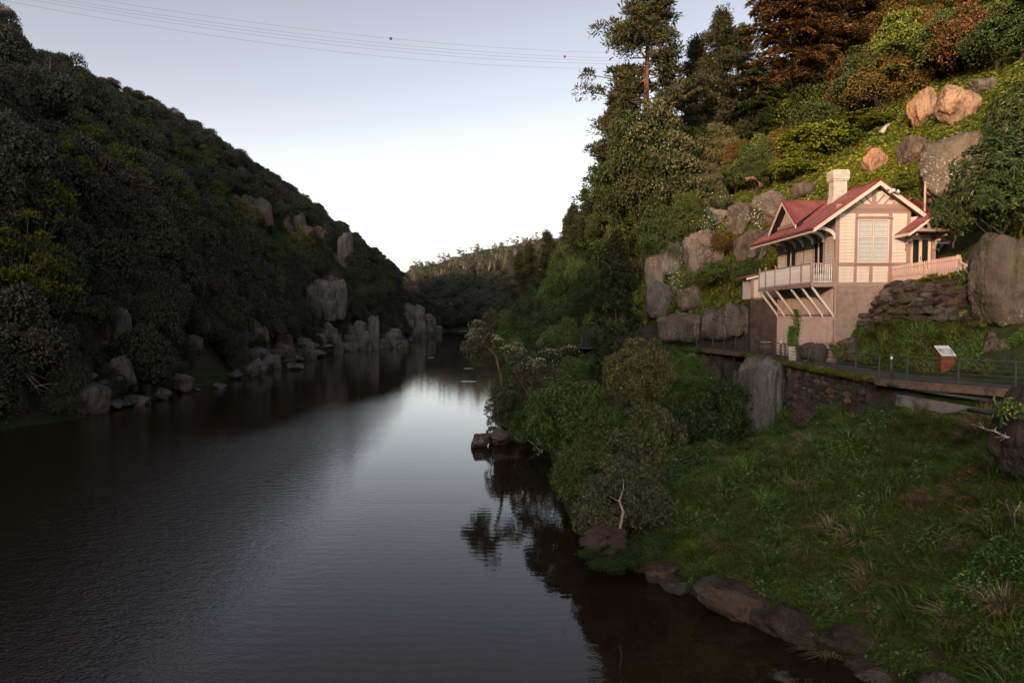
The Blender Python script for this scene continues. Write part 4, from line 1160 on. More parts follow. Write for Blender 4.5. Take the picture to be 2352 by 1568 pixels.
def boards_front(parent, u0, u1, h0, h1, v, pitch=.20, clip=None, name='weatherboard', mt='cream'):
    n = max(1, round((h1-h0)/pitch)); p = (h1-h0)/n
    for i in range(n):
        a, b = u0, u1; hc = h0+(i+.5)*p
        if clip: a, b = clip(hc); 
        if b-a < .05: continue
        link(name, wedge(mt), parent, ((a+b)/2, v, hc), (0,0,0), (b-a, .055, p*1.0))
def boards_side(parent, v0, v1, h0, h1, u, pitch=.20, mt='cream'):
    n = max(1, round((h1-h0)/pitch)); p = (h1-h0)/n
    for i in range(n):
        link('weatherboard', wedge(mt), parent, (u, (v0+v1)/2, h0+(i+.5)*p), (0,0,-math.pi/2), (v1-v0, .055, p))
def trefoil(parent, u0, u1, h0, h1, v, t=.035, name='arch_board'):
    """board with a three lobed cut-out under it"""
    n = 40; V = []; w = (u1-u0)/2; c = (u0+u1)/2
    def lobe(x):
        b = 0
        if abs(x) < .42: b = max(b, .52 + .46*math.sqrt(max(0, 1-(x/.42)**2)))
        for s in (-.58, .58):
            if abs(x-s) < .40: b = max(b, .52*math.sqrt(max(0, 1-((x-s)/.40)**2)) if abs(x-s) < .4 else 0)
        return b
    H_ = h1-h0
    for i in range(n+1):
        x = -1 + 2*i/n; lo = h0 + H_*min(.93, lobe(x))
        V += [(c+x*w, v-t, lo), (c+x*w, v-t, h1), (c+x*w, v, lo), (c+x*w, v, h1)]
    Fc = []
    for i in range(n):
        a = i*4; b = a+4; Fc += [(a, b, b+1, a+1), (a, a+2, b+2, b), (a+1, b+1, b+3, a+3)]
    return link(name, mesh(name, V, Fc, False, [M['cream']]), parent)
def corrugated(name, a0, a1, b0, b1, parent, pitch=.11, amp=.018, thick=.03):
    a0, a1, b0, b1 = map(Vector, (a0, a1, b0, b1))
    nrm = (a1-a0).cross(b0-a0).normalized()
    if nrm.z < 0: nrm = -nrm
    n = int((a1-a0).length/pitch*5); V = []; m = 5
    for i in range(n+1):
        s = i/n; t = a0.lerp(a1, s); b = b0.lerp(b1, s); w = math.cos(2*math.pi*s*(a1-a0).length/pitch)*amp
        for k in range(m+1):
            V.append(t.lerp(b, k/m) + nrm*w)
        V.append(b - nrm*thick)
    F_ = []
    q = m+2
    for i in range(n):
        for k in range(m+1): F_.append((i*q+k, i*q+k+1, (i+1)*q+k+1, (i+1)*q+k))
    return link(name, mesh(name, V, F_, False, [M['roof']]), parent)

AU, AH, SL = 2.28, 6.2, .713
def rh(u): return AH - SL*abs(u-AU)
EU0, EU1 = -1.67, 5.10
# --- front wall
fw = MB().box(0.02,4.54,.06,.20,0,4.45).prism([(-0.1,4.45),(4.66,4.45),(AU,AH-.18)], 'y', .06, .20).build('front_wall', M['cream'], H)
boards_front(fw, .2, 1.16, 1.30, 4.30, .06); boards_front(fw, 3.43, 4.32, 1.30, 4.30, .06)
for a, b in ((.2,1.13),(1.30,2.08),(2.27,3.22)): boards_front(fw, a, b, .10, 1.08, .06, .2)
boards_front(fw, 3.43, 4.32, .10, 1.08, .06, .14)
boards_front(fw, 4.56, 4.95, 3.0, 4.3, .06, clip=lambda h: (4.56, min(5.2, AU+(AH-.35-h)/SL)))
boards_front(fw, 1.36, 3.18, 4.12, 4.30, .06, .18)
trefoil(fw, .2, 1.16, 3.88, 4.30, .028); trefoil(fw, 3.43, 4.32, 3.88, 4.30, .028)
for a, b in ((.2,1.13),(1.30,2.08),(2.27,3.22)): trefoil(fw, a, b, .66, 1.08, .028)
for a, b, h0, h1, dv in ((0,.2,.0,4.45,.03),(4.32,4.54,0,4.45,.03),(1.16,1.32,1.08,4.3,.027),(3.24,3.43,1.08,4.3,.027),(1.13,1.30,.1,1.08,.024),(2.08,2.27,.1,1.08,.024),(3.22,3.43,.1,1.08,.024)):
    piece('stud', 'trim', fw, a, b, -dv, .06, h0, h1)
piece('sill_rail', 'trim', fw, .2, 4.32, -.035, .06, 1.08, 1.28)
piece('base_rail', 'trim', fw, -.02, 4.56, -.05, .06, -.10, .10)
piece('head_rail', 'trim', fw, .2, 4.32, -.036, .06, 4.30, 4.46)
piece('frieze_rail', 'trim', fw, .05, 4.62, -.09, .06, 4.47, 4.52)
db = ubox('trim')
for i in range(46): link('dentil', db, fw, (.12+i*.097, -.075, 4.55), (0,0,0), (.05, .06, .06))
piece('tie_beam', 'trim', fw, -.02, 4.6, -.06, .06, 4.58, 4.86)
# gable fan
boards_front(fw, 0, 1, 4.86, 5.85, .055, .14, clip=lambda h: (AU-(AH-.32-h)/SL, AU+(AH-.32-h)/SL))
piece('king_post', 'trim', fw, AU-.13, AU+.13, -.03, .05, 4.86, 5.92)
for s in (-1, 1):
    for k, x in enumerate((.22, .72, 1.22)):
        a = Vector((AU + s*(x-.10), 0.012, 4.86)); ang = R(49); d = Vector((s*math.cos(ang), 0, math.sin(ang)))
        t = (AH-.30 - a.z - SL*(abs(a.x-AU)))/(d.z + SL*math.cos(ang)) if False else (AH-.30-a.z-SL*abs(a.x-AU))/(math.sin(ang)+SL*math.cos(ang))
        MB().bar(a, a+d*t, .06, .135, (0,-1,0)).build('fan_strut', M['trim'], fw)
# window

win = MB().box(1.32,3.24,.045,.058,1.30,4.08).build('window', M['blind'], H)       # pale drawn blind board behind the sashes
for a, b, h0, h1 in ((1.32,1.42,1.30,3.98),(3.14,3.24,1.30,3.98),(2.22,2.34,1.30,3.98)): piece('sash_stile', 'cream', win, a, b, -.02, .045, h0, h1)
for h0, h1 in ((1.28,1.40),(2.80,2.93),(3.86,3.98)): piece('sash_rail', 'cream', win, 1.42, 3.14, -.018, .044, h0, h1)
piece('lintel', 'trim', win, 1.16, 3.43, -.13, .04, 3.98, 4.06); piece('lintel', 'trim', win, 1.22, 3.37, -.09, .04, 4.06, 4.13)
piece('sill', 'trim', win, 1.14, 3.44, -.13, .04, 1.20, 1.29)
for a, b in ((1.42,2.22),(2.34,3.14)):
    for h0, h1, n in ((1.40,2.80,5),(2.93,3.86,3)):
        piece('pane', 'pane', win, a, b, .012, .018, h0, h1)
        for q0, q1, r0, r1 in ((a-.02,a,h0,h1),(b,b+.02,h0,h1),(a,b,h0-.02,h0),(a,b,h1,h1+.02)): piece('recess_shade_line', 'trim', win, q0, q1, -.026, -.0205, r0, r1)  # dark outline painted in for the shade of the recessed pane
        for i in range(1, n+1):
            hh = h0 + (h1-h0)*i/(n+.4)
            link('blind_slat', ubox('steel_pale'), win, ((a+b)/2, .038, hh), (0,0,0), (b-a, .012, .022))
# --- side wall facing the river
sw_ = MB().box(.06,.2,.02,9.18,0,4.40).build('side_wall', M['cream'], H)
for v0, v1 in ((.12,1.52),(3.2,4.55),(4.68,5.8),(7.7,9.1)): boards_side(sw_, v0, v1, .1, 4.2, .06)
for v in (.02,1.56,3.12,4.6,5.84,7.62,9.12): piece('stud', 'trim', sw_, .01, .08, v-.02, v+.11, 0, 4.3)
piece('stud', 'trim', sw_, -.03, .06, 0, .16, -.1, 4.5)
for v0, v1 in ((1.68,3.1),(5.96,7.6)):
    d = MB().box(.04,.08,v0,v1,.1,3.75).build('french_window', M['cream'], H)
    vm = (v0+v1)/2
    for a, b in ((v0+.12, vm-.07), (vm+.07, v1-.12)):
        piece('pane', 'glass', d, .02, .038, a, b, .75, 2.72); piece('pane', 'glass', d, .02, .038, a, b, 2.92, 3.5)
        MB().prism([(a,3.5),(b,3.5),((a+b)/2+.12,3.68),((a+b)/2,3.72),((a+b)/2-.12,3.68)], 'x', .02, .038).build('pane', M['glass'], d)
        for k in (-1, 1):
            MB().bar((.01, (a+b)/2-k*.22, 2.92), (.01, (a+b)/2+k*.22, 3.5), .02, .03).build('glazing_bar', M['cream'], d)
    piece('transom', 'trim', d, -.01, .04, v0, v1, 2.74, 2.88)
    piece('stile', 'cream', d, -.005, .04, vm-.07, vm+.07, .1, 3.6)
# --- rear and right parts
rw = MB().box(4.54,6.12,.28,.42,0,3.35).box(6.12,6.3,.28,6,0,3.3).box(.2,7.9,9.0,9.18,-1,4.2).build('porch_wall', M['cream'], H)
for a, b in ((4.30,4.52),(5.98,6.18)): piece('post', 'trim', rw, a, b, .10, .30, 0, 3.1)
piece('door_head', 'cream', rw, 4.6, 5.95, .2, .28, 2.9, 3.1)
dr = MB().box(4.74,5.86,.20,.27,0,2.90).build('door', M['door'], H)
for a, b in ((4.84,5.20),(5.40,5.76)): piece('pane', 'glass', dr, a, b, .185, .20, .95, 2.72)
MB().bar((5.31,.15,1.45),(5.31,.15,1.7),.03,.03).build('handle', M['steel'], dr)
piece('door_stile', 'door', dr, 5.27, 5.33, .18, .2, 0, 2.9)
an = MB().box(7.55,9.15,3.1,5.6,0,2.85).build('annexe', M['trim'], H)
boards_front(an, 8.35, 8.95, .1, 2.75, 3.1)
piece('window_frame', 'cream', an, 7.75, 8.25, 3.05, 3.1, 1.15, 2.45); piece('pane', 'glass', an, 7.83, 8.17, 3.03, 3.05, 1.25, 2.36)
corrugated('annexe_roof', (7.2,3.9,3.55), (9.4,3.9,3.3), (7.2,2.7,3.05), (9.55,2.7,2.8), an)
piece('fascia', 'cream', an, 7.2, 9.5, 2.66, 2.72, 2.72, 2.86)
MB().prism([(4.7,0),(7.9,0),(7.9,4.45),(6.3,5.55),(4.7,4.45)], 'y', 3.2, 8.9).build('rear_wing', M['cream'], H)
corrugated('rear_roof', (6.3,2.7,5.73), (6.3,9.3,5.73), (8.2,2.7,4.42), (8.2,9.3,4.42), H)
corrugated('rear_roof', (6.3,2.7,5.73), (6.3,9.3,5.73), (4.6,2.7,4.55), (4.6,9.3,4.55), H)
# --- main roof
ro = corrugated('roof', (AU,-.65,AH), (AU,10.3,AH), (EU0,-.65,rh(EU0)), (EU0,10.3,rh(EU0)), H)
corrugated('roof', (AU,-.65,AH), (AU,10.3,AH), (EU1,-.65,rh(EU1)), (EU1,10.3,rh(EU1)), H)
MB().tube([(AU,-.68,AH+.03),(AU,10.3,AH+.03)], .07, 8).build('ridge_cap', M['gutter'], ro)
MB().ribbon([(EU0-.03,-.66,rh(EU0)-.06),(EU0-.03,10.3,rh(EU0)-.06)], (0,0,1), .12, .12).build('gutter', M['gutter'], ro)
MB().box(EU0+.03,EU0+.07,-.6,10.3,rh(EU0)-.30,rh(EU0)-.03).build('fascia', M['cream'], ro)
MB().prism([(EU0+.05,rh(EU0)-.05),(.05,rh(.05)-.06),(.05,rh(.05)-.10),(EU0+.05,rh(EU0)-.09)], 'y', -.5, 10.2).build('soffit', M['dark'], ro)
for s, ue in ((-1, EU0), (1, EU1)):
    a = Vector((AU, -.66, AH-.17)); b = Vector((ue, -.66, rh(ue)-.17))
    d = (b-a).normalized()
    MB().prism([(AU,AH-.04),(ue,rh(ue)-.04),(ue,rh(ue)-.32),(AU,AH-.32)], 'y', -.70, -.65).build('barge_board', M['cream'], ro)
    MB().prism([(AU,AH+.02),(ue-.0,rh(ue)+.02),(ue,rh(ue)-.045),(AU,AH-.045)], 'y', -.74, -.63).build('barge_cap', M['gutter'], ro)
    MB().prism([(AU,AH-.07),(ue,rh(ue)-.07),(ue,rh(ue)-.10),(AU,AH-.10)], 'y', -.62, .06).build('verge_soffit', M['trim'], ro)
# small gable over the river side
GV, GH, GF, GW = 5.4, 5.98, 4.05, 2.36
um = AU-(AH-GH)/SL
gb = MB().prism([(GV-1.85,GF+.12),(GV+1.85,GF+.12),(GV,GH-.28)], 'x', -.72, -.62).build('small_gable', M['cream'], H)
for s in (-1, 1):
    corrugated('gable_roof', (-1.2,GV,GH), (um,GV,GH), (-1.2,GV+s*GW,GF), (um,GV,GH-.001), H, .11)
    V0 = [(GV,GH-.03),(GV+s*GW,GF-.03),(GV+s*GW,GF-.30),(GV,GH-.30)]
    MB().prism(V0, 'x', -1.24, -1.19).build('barge_board', M['cream'], gb)
    MB().prism([(GV,GH+.03),(GV+s*GW,GF+.03),(GV+s*GW,GF-.035),(GV,GH-.035)], 'x', -1.28, -1.17).build('barge_cap', M['gutter'], gb)
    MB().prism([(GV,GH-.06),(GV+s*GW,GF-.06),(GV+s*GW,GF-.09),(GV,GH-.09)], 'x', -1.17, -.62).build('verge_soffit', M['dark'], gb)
for k in range(-6, 7):
    v = GV + k*.27; top = GH-.30-abs(v-GV)*(GH-GF)/GW
    if top > GF+.35: piece('batten', 'trim', gb, -.75, -.72, v-.05, v+.05, GF+.12, top)
piece('gable_beam', 'trim', gb, -.78, -.7, GV-1.9, GV+1.9, GF+.05, GF+.30)
# --- curved brackets under the eave
def arc(u0, h0, u1, h1, n=9):
    return [(u0+(u1-u0)*(1-math.cos(t)), 0, h0+(h1-h0)*math.sin(t)) for t in [math.pi/2*i/n for i in range(n+1)]]
br = MB().ribbon([(-.04,0,2.72)] + arc(-.05,2.85,-1.15,3.42), (0,1,0), .10, .20).me('bracket', M['cream'])
for v in (.06,1.6,3.16,4.65,5.9,7.66,9.05): link('bracket', br, H, (0, v, 0))
# --- balcony
bal = MB().box(-1.40,.0,.0,9.0,-.06,.0).build('balcony', M['timber'], H)
piece('edge_beam', 'trim', bal, -1.48, -1.40, -.04, 9.04, -.18, .06); piece('edge_beam', 'trim', bal, -1.40, -.02, -.05, .03, -.18, .04)
BV = (.06,1.5,3.2,5.8,7.6,8.85)
bp = MB().box(-.055,.055,-.055,.055,0,1.36).lathe([(.03,1.36),(.055,1.40),(.065,1.46),(.04,1.52),(.01,1.55)], 8).me('newel', M['trim'])
for v in BV: link('newel', bp, bal, (-1.44, v, 0))
for v in (.06,): link('newel', bp, bal, (-.08, v, 0))
piece('hand_rail', 'trim', bal, -1.49, -1.39, .11, 8.8, 1.24, 1.30); piece('hand_rail', 'trim', bal, -1.38, -.03, .01, .11, 1.24, 1.30)
piece('bottom_rail', 'cream', bal, -1.47, -1.41, .11, 8.8, .10, .17); piece('bottom_rail', 'cream', bal, -1.38, -.03, .03, .09, .10, .17)
V = []; F_ = []
prof = [(.17,.052),(.30,.052),(.36,.030),(.42,.052),(.60,.052),(.66,.026),(.72,.052),(.92,.052),(.98,.030),(1.04,.052),(1.24,.052)]
for h_, w_ in prof: V += [(-.012,-w_,h_),(.012,-w_,h_),(.012,w_,h_),(-.012,w_,h_)]
for i in range(len(prof)-1):
    for k in range(4): F_.append((i*4+k, i*4+(k+1)%4, i*4+4+(k+1)%4, i*4+4+k))
bm_ = mesh('baluster', V, F_, False, [M['white']])
v = .2
while v < 8.8:
    if min(abs(v-x) for x in BV) > .09: link('baluster', bm_, bal, (-1.44, v, 0))
    v += .125
tb = MB().lathe([(.018,.17),(.022,.3),(.038,.45),(.02,.6),(.02,.72),(.032,.9),(.02,1.1),(.02,1.24)], 8).me('turned_baluster', M['white'])
for i in range(9): link('turned_baluster', tb, bal, (-1.28+i*.135, .06, 0))
for v in BV:
    MB().bar((-1.40, v, -.2), (-.06, v, -1.95), .11, .13).box(-.1,-.02,v-.07,v+.07,-2.15,-1.85).build('strut', M['cream'], bal)
# --- lattice skirt under the floor
def lattice(name, w, hh, place, pitch, lw, th_=.012, mat='lattice'):
    mb = MB()
    n = int((w+hh)/pitch)
    for i in range(n):
        c = i*pitch
        for s in (0, 1):
            # line x - y = c - hh  (s=0)  or x + y = c (s=1), clipped to the w x hh panel
            if s == 0:
                x0 = max(0, c-hh); y0 = x0-(c-hh); x1 = min(w, c); y1 = x1-(c-hh)
            else:
                x0 = max(0, c-hh); y0 = c-x0; x1 = min(w, c); y1 = c-x1
            if x1-x0 < .05: continue
            o_ = s*th_
            mb.bar(place(x0, y0, o_), place(x1, y1, o_), th_, lw, place(0,0,1)-place(0,0,0))
    o = mb.build(name, M[mat], H); o['kind'] = 'stuff'; return o
lattice('front_lattice', 3.1, 5.2, lambda x, y, o: Vector((x+.04, .0-o, -5.2+y-.05)), .145, .098)
lattice('side_lattice', 9.0, 5.2, lambda x, y, o: Vector((-.0-o, .05+x, -5.2+y-.05)), .145, .085)
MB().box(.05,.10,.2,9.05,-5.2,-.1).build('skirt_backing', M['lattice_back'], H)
MB().box(.2,3.3,1.2,1.25,-5.2,-.1).build('skirt_backing', M['dark'], H)  # near-black sheet stands in for the shade seen through the front lattice
piece('corner_post', 'trim', H, -.06, .06, -.05, .07, -5.3, -.1)
piece('skirt_rail', 'trim', H, -.07, .0, .08, 9.1, -1.98, -1.86)
piece('skirt_post', 'trim', H, -.05, .05, 8.98, 9.1, -5.3, -.05)
# --- porch
pv0, pv1, pu, ph, psl, pw_ = -1.55, .25, 5.17, 4.16, .74, 1.6
po = corrugated('porch_roof', (pu,pv0,ph), (pu,pv1,ph), (pu-pw_,pv0,ph-psl*pw_), (pu-pw_,pv1,ph-psl*pw_), H)
corrugated('porch_roof', (pu,pv0,ph), (pu,pv1,ph), (pu+pw_,pv0,ph-psl*pw_), (pu+pw_,pv1,ph-psl*pw_), H)
MB().tube([(pu,pv0-.03,ph+.03),(pu,pv1,ph+.03)], .06, 8).build('ridge_cap', M['gutter'], po)
for s in (-1, 1):
    ue = pu+s*pw_; he = ph-psl*pw_
    MB().prism([(pu,ph-.05),(ue,he-.05),(ue,he-.24),(pu,ph-.24)], 'y', pv0-.05, pv0).build('barge_board', M['cream'], po)
    MB().prism([(pu,ph+.02),(ue,he+.02),(ue,he-.05),(pu,ph-.05)], 'y', pv0-.09, pv0+.02).build('barge_cap', M['gutter'], po)
    MB().box(ue-.03,ue+.03,pv0,pv1,he-.20,he-.03).build('fascia', M['cream'], po)
    b = MB().ribbon([(0,0,0)] + [(0, -.06-.75*(1-math.cos(t)), .1+.75*math.sin(t)) for t in [math.pi/2*i/8 for i in range(9)]] + [(0,-1.25,.86)], (1,0,0), .11, .17).build('bracket', M['trim'], H)
    b.location = (pu+s*.88, .1, 2.05)
    b2 = MB().ribbon([(0, -.06-.5*(1-math.cos(t)), .1+.5*math.sin(t)) for t in [math.pi/2*i/8 for i in range(9)]], (1,0,0), .13, .10).build('bracket_core', M['cream'], b)
piece('tie_beam', 'trim', po, pu-1.22, pu+1.22, pv0-.0, pv0+.1, 3.02, 3.20)
for x, t in ((-.82,3.42),(-.42,3.66),(0,3.98),(.42,3.66),(.82,3.42)): piece('truss_post', 'trim', po, pu+x-.07, pu+x+.07, pv0+.02, pv0+.08, 3.20, t)
MB().prism([(pu-1.3,3.06),(pu+1.3,3.06),(pu,ph-.1)], 'y', .24, .27).build('porch_gable_shade', M['dark'], po)  # dark panel added for the shade in the open space behind the truss
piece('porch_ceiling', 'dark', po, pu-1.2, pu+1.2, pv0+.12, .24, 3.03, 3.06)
vp = MB().tube([(pu-.02,-.4,4.0),(pu-.02,-.4,6.1)], .065, 8).lathe([(.085,0),(.085,.05)], 8, (pu-.02,-.4,6.1)).build('vent_pipe', M['fence'], H)
# --- chimney
ch = MB()
ch.prism([(-.68,-1.4),(.62,-1.4),(.60,.3),(.56,.75),(.52,1.75),(-.46,1.75),(-.50,.75),(-.66,.1)], 'y', -.42, .42)
ch.box(-.54,.62,-.50,.50,1.75,1.86); ch.box(-.60,.66,-.55,.55,1.861,2.36); ch.box(-.54,.62,-.50,.50,2.361,2.47)
chm = ch.build('chimney', M['chimney'], H); chm.location = (1.74, 3.6, 5.15); chm.scale = (.86, .86, 1.0)
# --- flood lights on the gable
fl = thing('floodlight', 'pair of small white floodlights fixed to the front barge board', 'lamp', HO + Vector((2.95,-.78,5.52)))
MB().bar((-.28,0,.1),(.25,0,-.16),.05,.05).build('bracket', M['steel'], fl)
for x, r_ in ((-.26,.5),(.0,-.3),(.22,.3)):
    MB().lathe([(.05,0),(.08,.02),(.11,.16),(.115,.18)], 10).build('lamp_head', M['white'], fl, True, (x,-.08,-.05-abs(x)*.3), (R(70),0,r_))
# --- lean-to at the far end and its stone pier
lt = thing('lean_to', 'small cream lean-to with a sloping roof beyond the far end of the balcony', 'outbuilding', (18.3, 52.3, 12.2))
w_ = MB().prism([(0,0),(2.2,0),(2.2,2.15),(0,1.62)], 'y', 0, 2.0).build('wall', M['cream'], lt)
boards_front(w_, .18, 2.2, .12, 1.55, -.002, .16)
piece('post', 'trim', w_, -.03, .17, -.04, 0.05, 0, 1.6); piece('base_rail', 'trim', w_, 0, 2.2, -.04, 0, 0, .12)
MB().prism([(-.5,1.58),(2.3,2.22),(2.3,2.32),(-.5,1.68)], 'y', -.35, 2.2).build('roof', M['roof'], lt)
MB().prism([(-.52,1.42),(2.3,2.08),(2.3,2.20),(-.52,1.56)], 'y', -.40, -.35).build('fascia', M['cream'], lt)
ln = [Vector((17.95,52.0,8.0)), Vector((19.0,51.9,8)), Vector((20.2,51.7,8))]
stone_wall('mossy stone pier under the lean-to beside the lattice', None, 0, 12.15, lambda f: 8.0, .6, .4, .5, ['rock','rock_wet','rock_gold','rock'], 9, .02, 160, name='stone_pier', line=ln)
for o in bpy.data.objects:
    if o.name.startswith('stone_pier'): pass
# --- picket fence and gate
FA, FB = Vector((23.25,41.85,12.78)), Vector((26.15,40.0,12.90))
fe = thing('picket_fence', 'dusty pink picket fence stepping up along the terrace beside the front door', 'fence', FA)
d = (FB-FA); L_ = d.length; dn = d.normalized()
pk = MB().prism([(-.038,0),(.038,0),(.038,.97),(0,1.02),(-.038,.97)], 'y', -.01, .012).me('picket', M['fence'])
n = int(L_/.098)
ang = math.atan2(dn.y, dn.x)
for i in range(n+1):
    p = dn*(i*L_/n); hgt = 1.15 + .42*i/n
    link('picket', pk, fe, p, (0,0,ang), (1,1,hgt))
for z0, z1 in ((.98,1.34),(.52,.66)):
    MB().bar(Vector((0,-.04,z0)), dn*L_+Vector((0,-.04,z1)), .05, .08).build('rail', M['trim'], fe)
for t in (0,.48,1): MB().box(-.05,.05,-.09,-.01,-.05,1.0+.4*t).build('post', M['fence'], fe, loc=dn*(t*L_))
ga = thing('garden_gate', 'pink garden gate with a dipped top rail and slots at the head of the steps', 'gate', (26.25,40.35,12.6))
for x in (0, 1.3): MB().box(x-.08,x+.08,-.08,.08,-.3,1.75).lathe([(.10,1.75),(.12,1.8),(.12,1.86),(.03,1.93)], 8, (x,0,0)).build('gate_post', M['fence'], ga)
V = []; F_ = []
for i in range(17):
    x = .09 + 1.12*i/16; t = 1.62 - .26*math.sin(math.pi*i/16)
    V += [(x,-.03,t-.14),(x,-.03,t),(x,.03,t-.14),(x,.03,t)]
for i in range(16):
    a = i*4; b = a+4; F_ += [(a,b,b+1,a+1),(a+2,a+3,b+3,b+2),(a,a+2,b+2,b),(a+1,b+1,b+3,a+3)]
link('top_rail', mesh('top_rail', V, F_, False, [M['fence']]), ga)
MB().box(.09,1.21,-.03,.03,-.2,.72).build('gate_panel', M['fence'], ga)
for i in range(5): MB().box(.12+i*.23,.28+i*.23-.03,-.02,.02,.72,1.26).build('gate_slat', M['fence'], ga)
f2 = thing('picket_fence', 'tall pink picket fence running from the gate to the speckled boulder', 'fence', (27.65,40.2,12.5))
for i in range(22): link('picket', pk, f2, (i*.102, -i*.02, -.3+i*.004), (0,0,-.2), (1,1,2.15+.003*i))
for z in (.5,1.45): MB().bar((0,.04,z), (2.2,-.36,z+.05), .05, .08).build('rail', M['fence'], f2)
MB().box(1.95,2.11,-.5,-.34,0,1.95).lathe([(.11,1.95),(.13,2.0),(.12,2.06),(.03,2.12)], 8, (2.03,-.42,0)).build('post', M['fence'], f2)
# --- steps and hand rails
st = thing('stone_steps', 'steep concrete steps between the boulders leading up to the gate', 'steps', (23.2, 34.2, 8.0))
for i in range(22):
    t = i/21; MB().box(-.7,.7,-.2,.25,-.35,0).build('step', M['concrete'], st, loc=(t*3.0, t*5.6, .15+t*4.3), rot=(0,0,-.45))
def hrail(label, a, b, hgt, posts=2, mid=True, r_=.028):
    a, b = Vector(a), Vector(b); th = thing('hand_rail', label, 'hand rail', a)
    MB().tube([Vector((0,0,hgt)), b-a+Vector((0,0,hgt))], r_, 7).build('rail', M['steel_pale'], th)
    if mid: MB().tube([Vector((0,0,hgt*.5)), b-a+Vector((0,0,hgt*.5))], r_, 7).build('rail', M['steel_pale'], th)
    for i in range(posts):
        p = (b-a)*(i/max(1, posts-1)); MB().tube([p, p+Vector((0,0,hgt))], r_, 7).build('post', M['steel_pale'], th)
hrail('lower steel hand rail climbing beside the flat topped boulder', at(2216,868,33.0), at(2258,800,34.6), 1.0)
hrail('upper pale hand rail slanting down from the gate to the boulder', at(2200,650,39.0), at(2236,700,36.6), 1.25, 1)
# --- lamps, signs
def bollard(dx, dy, Y, h, label):
    P = at(dx, dy, Y); th = thing('bollard_light', label, 'bollard light', P)
    MB().lathe([(.07,0),(.07,h-.22)], 12).build('post', M['steel'], th, True)
    MB().lathe([(.055,h-.22),(.055,h-.06)], 12).build('diffuser', M['white'], th, True)
    MB().lathe([(.085,h-.06),(.085,h-.03),(.06,h)], 12).build('cap', M['white'], th, True)
bollard(2047,866,31.8,1.05,'grey bollard light with white head on the deck, nearest of the four')
bollard(1793,820,44.6,1.10,'bollard light in the grass below the balcony')
bollard(1478,800,62.5,.6,'small bright bollard light beside the upright conifer')
bollard(1284,825,74,.6,'tiny far bollard light down the path')
P = at(2172,862,32.9); P.z = 8.03
th = thing('information_plinth', 'rust red information plinth with a tilted pale picture panel', 'sign', P)
MB().prism([(-.16,0),(.30,0),(.36,1.0),(.40,1.36),(-.20,1.02),(-.18,.95)], 'x', -.30, .30).build('plinth_body', M['rustpost'], th, rot=(0,0,-.12))
bd = MB().bar((0,-.26,1.01),(0,.50,1.44),.66,.04).build('picture_panel', M['white'], th, rot=(0,0,-.12))
def mat_sign():
    m, t = nt('faded_sign_print'); n = noise(t, 3, 4)
    finish(t, ramp(t, n, [(.35,(.10,.13,.14)),(.5,(.42,.46,.47)),(.65,(.62,.66,.68))]), .3, None, spec=.5); return m
M['sign'] = mat_sign()
MB().bar((0,-.22,1.062),(0,.24,1.323),.58,.012).build('print', M['sign'], bd)
P = at(1757,800,46.5); P.z = 8.03
th = thing('sign_panel', 'small white and red sign panel on the inner railing below the balcony', 'sign', P)
MB().bar((-.3,0,1.1),(.3,0,1.1),.25,.02).build('white_panel', M['white'], th)
MB().box(-.3,.3,-.04,-.02,.72,.86).build('red_panel', M['rustpost'], th); MB().box(-.03,.03,-.02,.02,0,1.1).build('post', M['steel'], th)
for dx, lb in ((1821,'left'),(1853,'right')):
    P = at(dx, 800, 43.6); P.z = 8.0
    tag(MB().lathe([(.2,0),(.24,.1),(.27,.75),(.30,.8),(.30,.95),(.25,.96)], 12).build('concrete_pot', M['cream'], None, True, P), 'pale round concrete pot against the lattice, '+lb+' of the two', 'pot')
# --- pipes under the deck
tag(MB().tube([at(2040,882,31.5), at(2140,900,30), at(2285,921,28.4)], .085, 10).build('drain_pipe', M['pipe'], None, True), 'dark green pipe slung under the deck edge', 'pipe')
pp = thing('water_pipe', 'thick green pipe on a bracket crossing in front of the smooth boulder', 'pipe', at(2300,952,21.8))
MB().tube([at(2225,940,22.6)-pp.location, at(2300,952,21.6)-pp.location, at(2400,970,20.4)-pp.location], .075, 12).build('pipe_run', M['pipe'], pp, True)
MB().bar((-.05,0,-.05),(.0,0,-.42),.05,.06).build('bracket', M['pipe'], pp)
cb = MB().bar(at(2060,905,31)-Vector((0,0,.25)), at(2280,935,28.6)-Vector((0,0,.35)), .25, .5)
tag(cb.build('footing_wall', M['concrete']), 'pale concrete footing under the cantilevered deck', 'wall')

# ================================================================ vegetation of the right bank
print('right vegetation')
def T1(x, y): return float(T(x, y))
def place_tree(name, label, protos, dx, Y, top, h0, group=None, wf=1.0, cat='tree', dz=0.0):
    """protos: list of (crown, trunk) of height h0; scaled so that the top meets the sight line"""
    P = at(dx, 700, Y); z = T1(P.x, P.y) - .4 + dz
    h = max(2.0, at(dx, top, Y).z - z); s = h/h0
    th = thing(name, label, cat, (P.x, P.y, z), random.uniform(0, 6.28), group)
    cme, tme = protos
    for nm, me in (('crown', cme), ('trunk', tme)):
        if me: o = link(nm, me, th); 
    th.scale = (s*wf, s*wf, s)
    return th
pineA = tree_pine(3, 26, 6.0, .40, 60, M['l_pine'], M['bark_pine'], L=.42, W=.12, n=115, cr=.95, flat=.5, clus=4)
pineB = tree_pine(8, 24, 4.6, .22, 66, M['l_pine'], M['bark_pine'], L=.40, W=.12, n=110, cr=.95, flat=.55, lean=.05, clus=4)
pineC = tree_pine(14, 20, 4.2, .18, 60, M['l_pine'], M['bark'], L=.40, W=.12, n=100, cr=.9, flat=.5, lean=-.06, clus=4)
